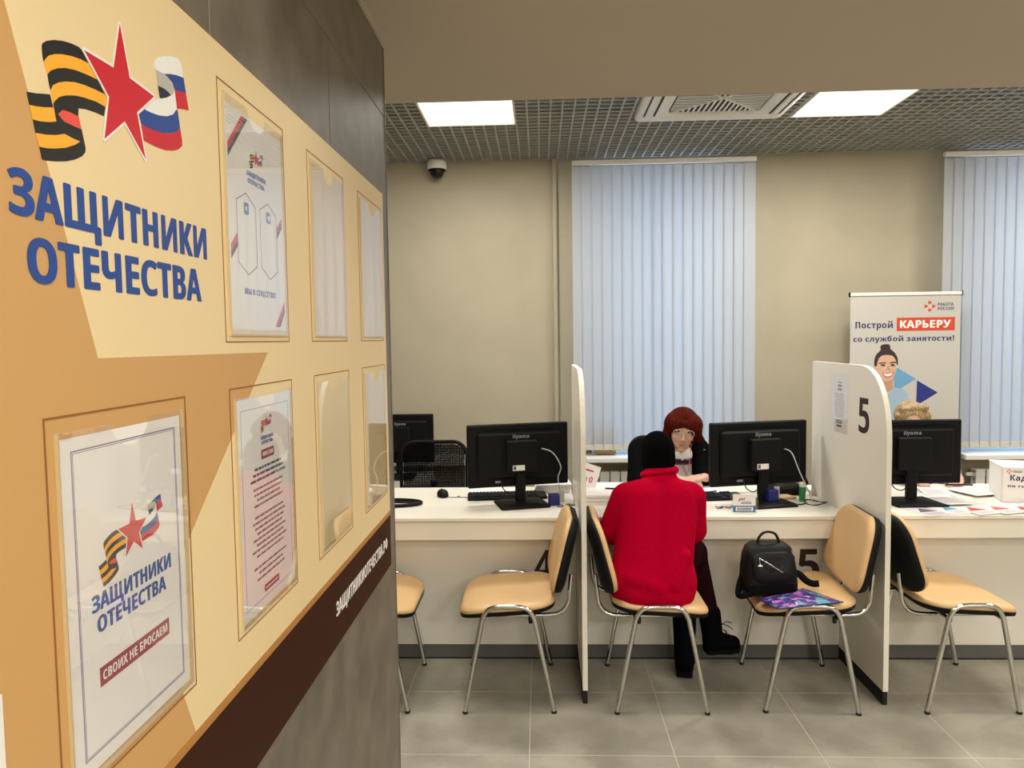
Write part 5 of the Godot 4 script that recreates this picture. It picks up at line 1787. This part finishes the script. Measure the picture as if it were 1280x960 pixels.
	obj("hair", body([
		ell(l.call(0, 0.045, -0.022), Vector3(0.092, 0.092, 0.102), turn),
		ell(l.call(-0.045, 0.045, 0.030), Vector3(0.056, 0.056, 0.062), turn),
		ell(l.call(0.050, 0.048, 0.030), Vector3(0.060, 0.058, 0.062), turn),
		cap(l.call(-0.058, 0.060, 0.070), l.call(0.060, 0.050, 0.072), 0.020, 0.020),
		cap(l.call(-0.050, 0.042, 0.084), l.call(0.070, 0.034, 0.076), 0.015, 0.016),
		ell(l.call(-0.058, 0.045, 0.0), Vector3(0.050, 0.058, 0.075), turn),
		ell(l.call(0.058, 0.045, 0.0), Vector3(0.052, 0.058, 0.075), turn),
		cap(l.call(-0.082, 0.040, 0.010), l.call(-0.090, -0.030, 0.012), 0.030, 0.022),
		cap(l.call(-0.092, -0.020, 0.012), l.call(-0.084, -0.046, 0.010), 0.022, 0.010),
		cap(l.call(0.082, 0.040, 0.010), l.call(0.088, -0.020, 0.010), 0.032, 0.028),
		cap(l.call(0.090, -0.025, 0.008), l.call(0.124, -0.034, 0.026), 0.026, 0.008),
		cap(l.call(0.088, -0.030, 0.008), l.call(0.104, -0.056, 0.022), 0.024, 0.008),
		cap(l.call(-0.05, 0.0, -0.08), l.call(-0.055, -0.08, -0.06), 0.05, 0.030),
		cap(l.call(0.05, 0.0, -0.08), l.call(0.055, -0.08, -0.06), 0.05, 0.030),
		cut(l.call(0, -0.075, 0.088), Vector3(0.064, 0.112, 0.075), turn)], 0.005, 0.010), M["auburn hair"], t)
	var gl := new_st()
	for s in [-1.0, 1.0]:
		var ring := []
		for k in 18:
			var a := TAU * k / 18.0
			ring.append(l.call(s * 0.032 + cos(a) * 0.027, 0.002 + sin(a) * 0.0235, 0.100 - absf(cos(a)) * 0.004))
		tube(gl, ring, 0.0024, 6, true)
		tube(gl, [l.call(s * 0.056, 0.012, 0.094), l.call(s * 0.078, 0.014, 0.01)], 0.0015, 5)
	tube(gl, [l.call(-0.007, 0.012, 0.099), l.call(0, 0.016, 0.102), l.call(0.007, 0.012, 0.099)], 0.0016, 5)
	obj("spectacles", done(gl), M["wire gold"], t)
	var blouse := func(p: Vector3) -> Color:
		if p.y < 0.885 and p.y > 0.862 and p.z > -4.47:
			return Color(0.02, 0.025, 0.09)
		if p.y < 0.862 and p.y > 0.848:
			return Color(0.30, 0.03, 0.07)
		return Color(0.78, 0.75, 0.70)
	obj("blouse", body([ell(Vector3(0.815, 0.76, -4.545), Vector3(0.155, 0.20, 0.125)), cap(Vector3(0.82, 0.86, -4.50), Vector3(0.838, 0.905, -4.455), 0.092, 0.068)], 0.008, 0.03, blouse), M["blouse"], t)
	obj("lanyard", tubed(smooth([Vector3(0.800, 0.975, -4.425), Vector3(0.830, 0.90, -4.412), Vector3(0.862, 0.79, -4.398), Vector3(0.885, 0.90, -4.410), Vector3(0.895, 0.975, -4.43)], 6), 0.0030, 6), M["ribbon pink"], t)
	obj("jacket", body([
		ell(Vector3(0.790, 0.70, -4.575), Vector3(0.200, 0.28, 0.150)),
		cap(Vector3(0.640, 0.915, -4.560), Vector3(0.950, 0.915, -4.560), 0.078, 0.075),
		cap(Vector3(0.775, 0.975, -4.530), Vector3(0.640, 0.938, -4.550), 0.050, 0.062),
		cap(Vector3(0.875, 0.975, -4.530), Vector3(0.955, 0.935, -4.550), 0.045, 0.058),
		cap(Vector3(0.612, 0.915, -4.555), Vector3(0.582, 0.755, -4.445), 0.074, 0.068),
		cap(Vector3(0.590, 0.755, -4.445), Vector3(0.752, 0.806, -4.312), 0.062, 0.044),
		cap(Vector3(0.965, 0.905, -4.555), Vector3(0.990, 0.755, -4.445), 0.072, 0.062),
		cap(Vector3(0.990, 0.755, -4.445), Vector3(0.960, 0.806, -4.285), 0.060, 0.044),
		cap(Vector3(0.735, 0.955, -4.505), Vector3(0.775, 0.80, -4.425), 0.035, 0.035),
		cap(Vector3(0.945, 0.955, -4.500), Vector3(0.935, 0.80, -4.425), 0.040, 0.040),
		cut(Vector3(0.862, 0.90, -4.40), Vector3(0.048, 0.185, 0.085)),
		cut(Vector3(0.830, 0.985, -4.47), Vector3(0.078, 0.070, 0.085))], 0.009, 0.022), M["black suiting"], t)
	obj("brooch", tubed([Vector3(0.955, 0.925, -4.462), Vector3(0.985, 0.932, -4.468)], 0.003, 6), M["steel"], t)
	obj("trousers", body([cap(Vector3(0.72, 0.52, -4.60), Vector3(0.88, 0.52, -4.60), 0.12, 0.12), cap(Vector3(0.72, 0.53, -4.58), Vector3(0.72, 0.54, -4.20), 0.085, 0.065), cap(Vector3(0.88, 0.53, -4.58), Vector3(0.88, 0.54, -4.20), 0.085, 0.065), cap(Vector3(0.72, 0.54, -4.20), Vector3(0.72, 0.06, -4.20), 0.062, 0.045), cap(Vector3(0.88, 0.54, -4.20), Vector3(0.88, 0.06, -4.20), 0.062, 0.045)], 0.014, 0.02), M["black suiting"], t)
	for x in [0.72, 0.88]:
		obj("shoe", body([cap(Vector3(x, 0.045, -4.21), Vector3(x, 0.034, -4.05), 0.042, 0.032), cut(Vector3(x, -0.06, -4.1), Vector3(0.3, 0.061, 0.4))], 0.008, 0.01), M["boot suede"], t)

	# --- the fair-haired person mostly hidden by a monitor
	t = person("fair-haired person mostly hidden behind the monitor before the banner", Vector3.ZERO)
	c = Vector3(2.215, 1.072, -4.50)
	turn = Basis(Vector3.UP, -0.25) * Basis(Vector3.RIGHT, 0.18)
	flesh = head_prims(c, turn)
	flesh.append(cap(c + Vector3(0, -0.17, -0.05), Vector3(2.21, 0.80, -4.62), 0.055, 0.09))
	for arm in [[Vector3(2.21, 0.80, -4.62), Vector3(2.04, 0.85, -4.62), Vector3(1.99, 0.735, -4.46), Vector3(2.05, 0.806, -4.31), Vector3(2.06, 0.79, -4.26)], [Vector3(2.21, 0.80, -4.62), Vector3(2.38, 0.85, -4.62), Vector3(2.43, 0.735, -4.46), Vector3(2.37, 0.806, -4.31), Vector3(2.36, 0.79, -4.26)]]:
		for k in 4:
			flesh.append(cap(arm[k], arm[k + 1], 0.032, 0.026))
	flesh.append_array(hand_prims(Vector3(2.06, 0.79, -4.26), Vector3(0.5, -0.03, 0.8), Vector3.UP, -1.0, 0.35))
	flesh.append_array(hand_prims(Vector3(2.36, 0.79, -4.26), Vector3(-0.5, -0.03, 0.8), Vector3.UP, 1.0, 0.35))
	obj("body", body(flesh, 0.006, 0.010, skin_tone(Color(0.58, 0.36, 0.28), c, turn)), M["skin"], t)
	eyes(t, c, turn)
	l = func(x: float, y: float, z: float) -> Vector3: return c + turn * Vector3(x, y, z)
	obj("hair", body([
		ell(l.call(0, 0.045, -0.025), Vector3(0.090, 0.088, 0.102), turn),
		cap(l.call(-0.060, 0.100, 0.040), l.call(0.060, 0.112, 0.034), 0.020, 0.024),
		cap(l.call(0.076, 0.070, 0.045), l.call(0.084, -0.02, 0.02), 0.020, 0.014),
		cap(l.call(-0.078, 0.065, 0.040), l.call(-0.084, -0.02, 0.015), 0.018, 0.014),
		cap(l.call(0, -0.02, -0.08), l.call(0, -0.08, -0.07), 0.06, 0.05),
		cut(l.call(0, -0.030, 0.092), Vector3(0.068, 0.112, 0.064), turn)], 0.006, 0.012), M["fair hair"], t)
	obj("sweatshirt", body([
		ell(Vector3(2.21, 0.68, -4.64), Vector3(0.195, 0.28, 0.145)),
		cap(Vector3(2.05, 0.865, -4.63), Vector3(2.37, 0.865, -4.63), 0.072, 0.072),
		cap(Vector3(2.03, 0.86, -4.62), Vector3(1.99, 0.735, -4.46), 0.064, 0.056),
		cap(Vector3(1.99, 0.735, -4.46), Vector3(2.05, 0.806, -4.31), 0.054, 0.043),
		cap(Vector3(2.39, 0.86, -4.62), Vector3(2.43, 0.735, -4.46), 0.064, 0.056),
		cap(Vector3(2.43, 0.735, -4.46), Vector3(2.37, 0.806, -4.31), 0.054, 0.043)], 0.012, 0.025), M["sweatshirt"], t)
	obj("trousers", body([cap(Vector3(2.14, 0.52, -4.64), Vector3(2.28, 0.52, -4.64), 0.12, 0.12), cap(Vector3(2.13, 0.53, -4.62), Vector3(2.13, 0.54, -4.24), 0.085, 0.065), cap(Vector3(2.29, 0.53, -4.62), Vector3(2.29, 0.54, -4.24), 0.085, 0.065), cap(Vector3(2.13, 0.54, -4.24), Vector3(2.13, 0.06, -4.24), 0.062, 0.045), cap(Vector3(2.29, 0.54, -4.24), Vector3(2.29, 0.06, -4.24), 0.062, 0.045)], 0.014, 0.02), M["black suiting"], t)
	for x in [2.13, 2.29]:
		obj("shoe", body([cap(Vector3(x, 0.045, -4.25), Vector3(x, 0.034, -4.09), 0.042, 0.032), cut(Vector3(x, -0.06, -4.1), Vector3(0.3, 0.061, 0.4))], 0.008, 0.01), M["boot suede"], t)


func _ready() -> void:
	font = SystemFont.new()
	font.font_names = PackedStringArray(["Droid Sans"])
	font.font_weight = 700
	make_view()
	make_materials()
	make_setting()
	make_board()
	make_furniture()
	make_people()
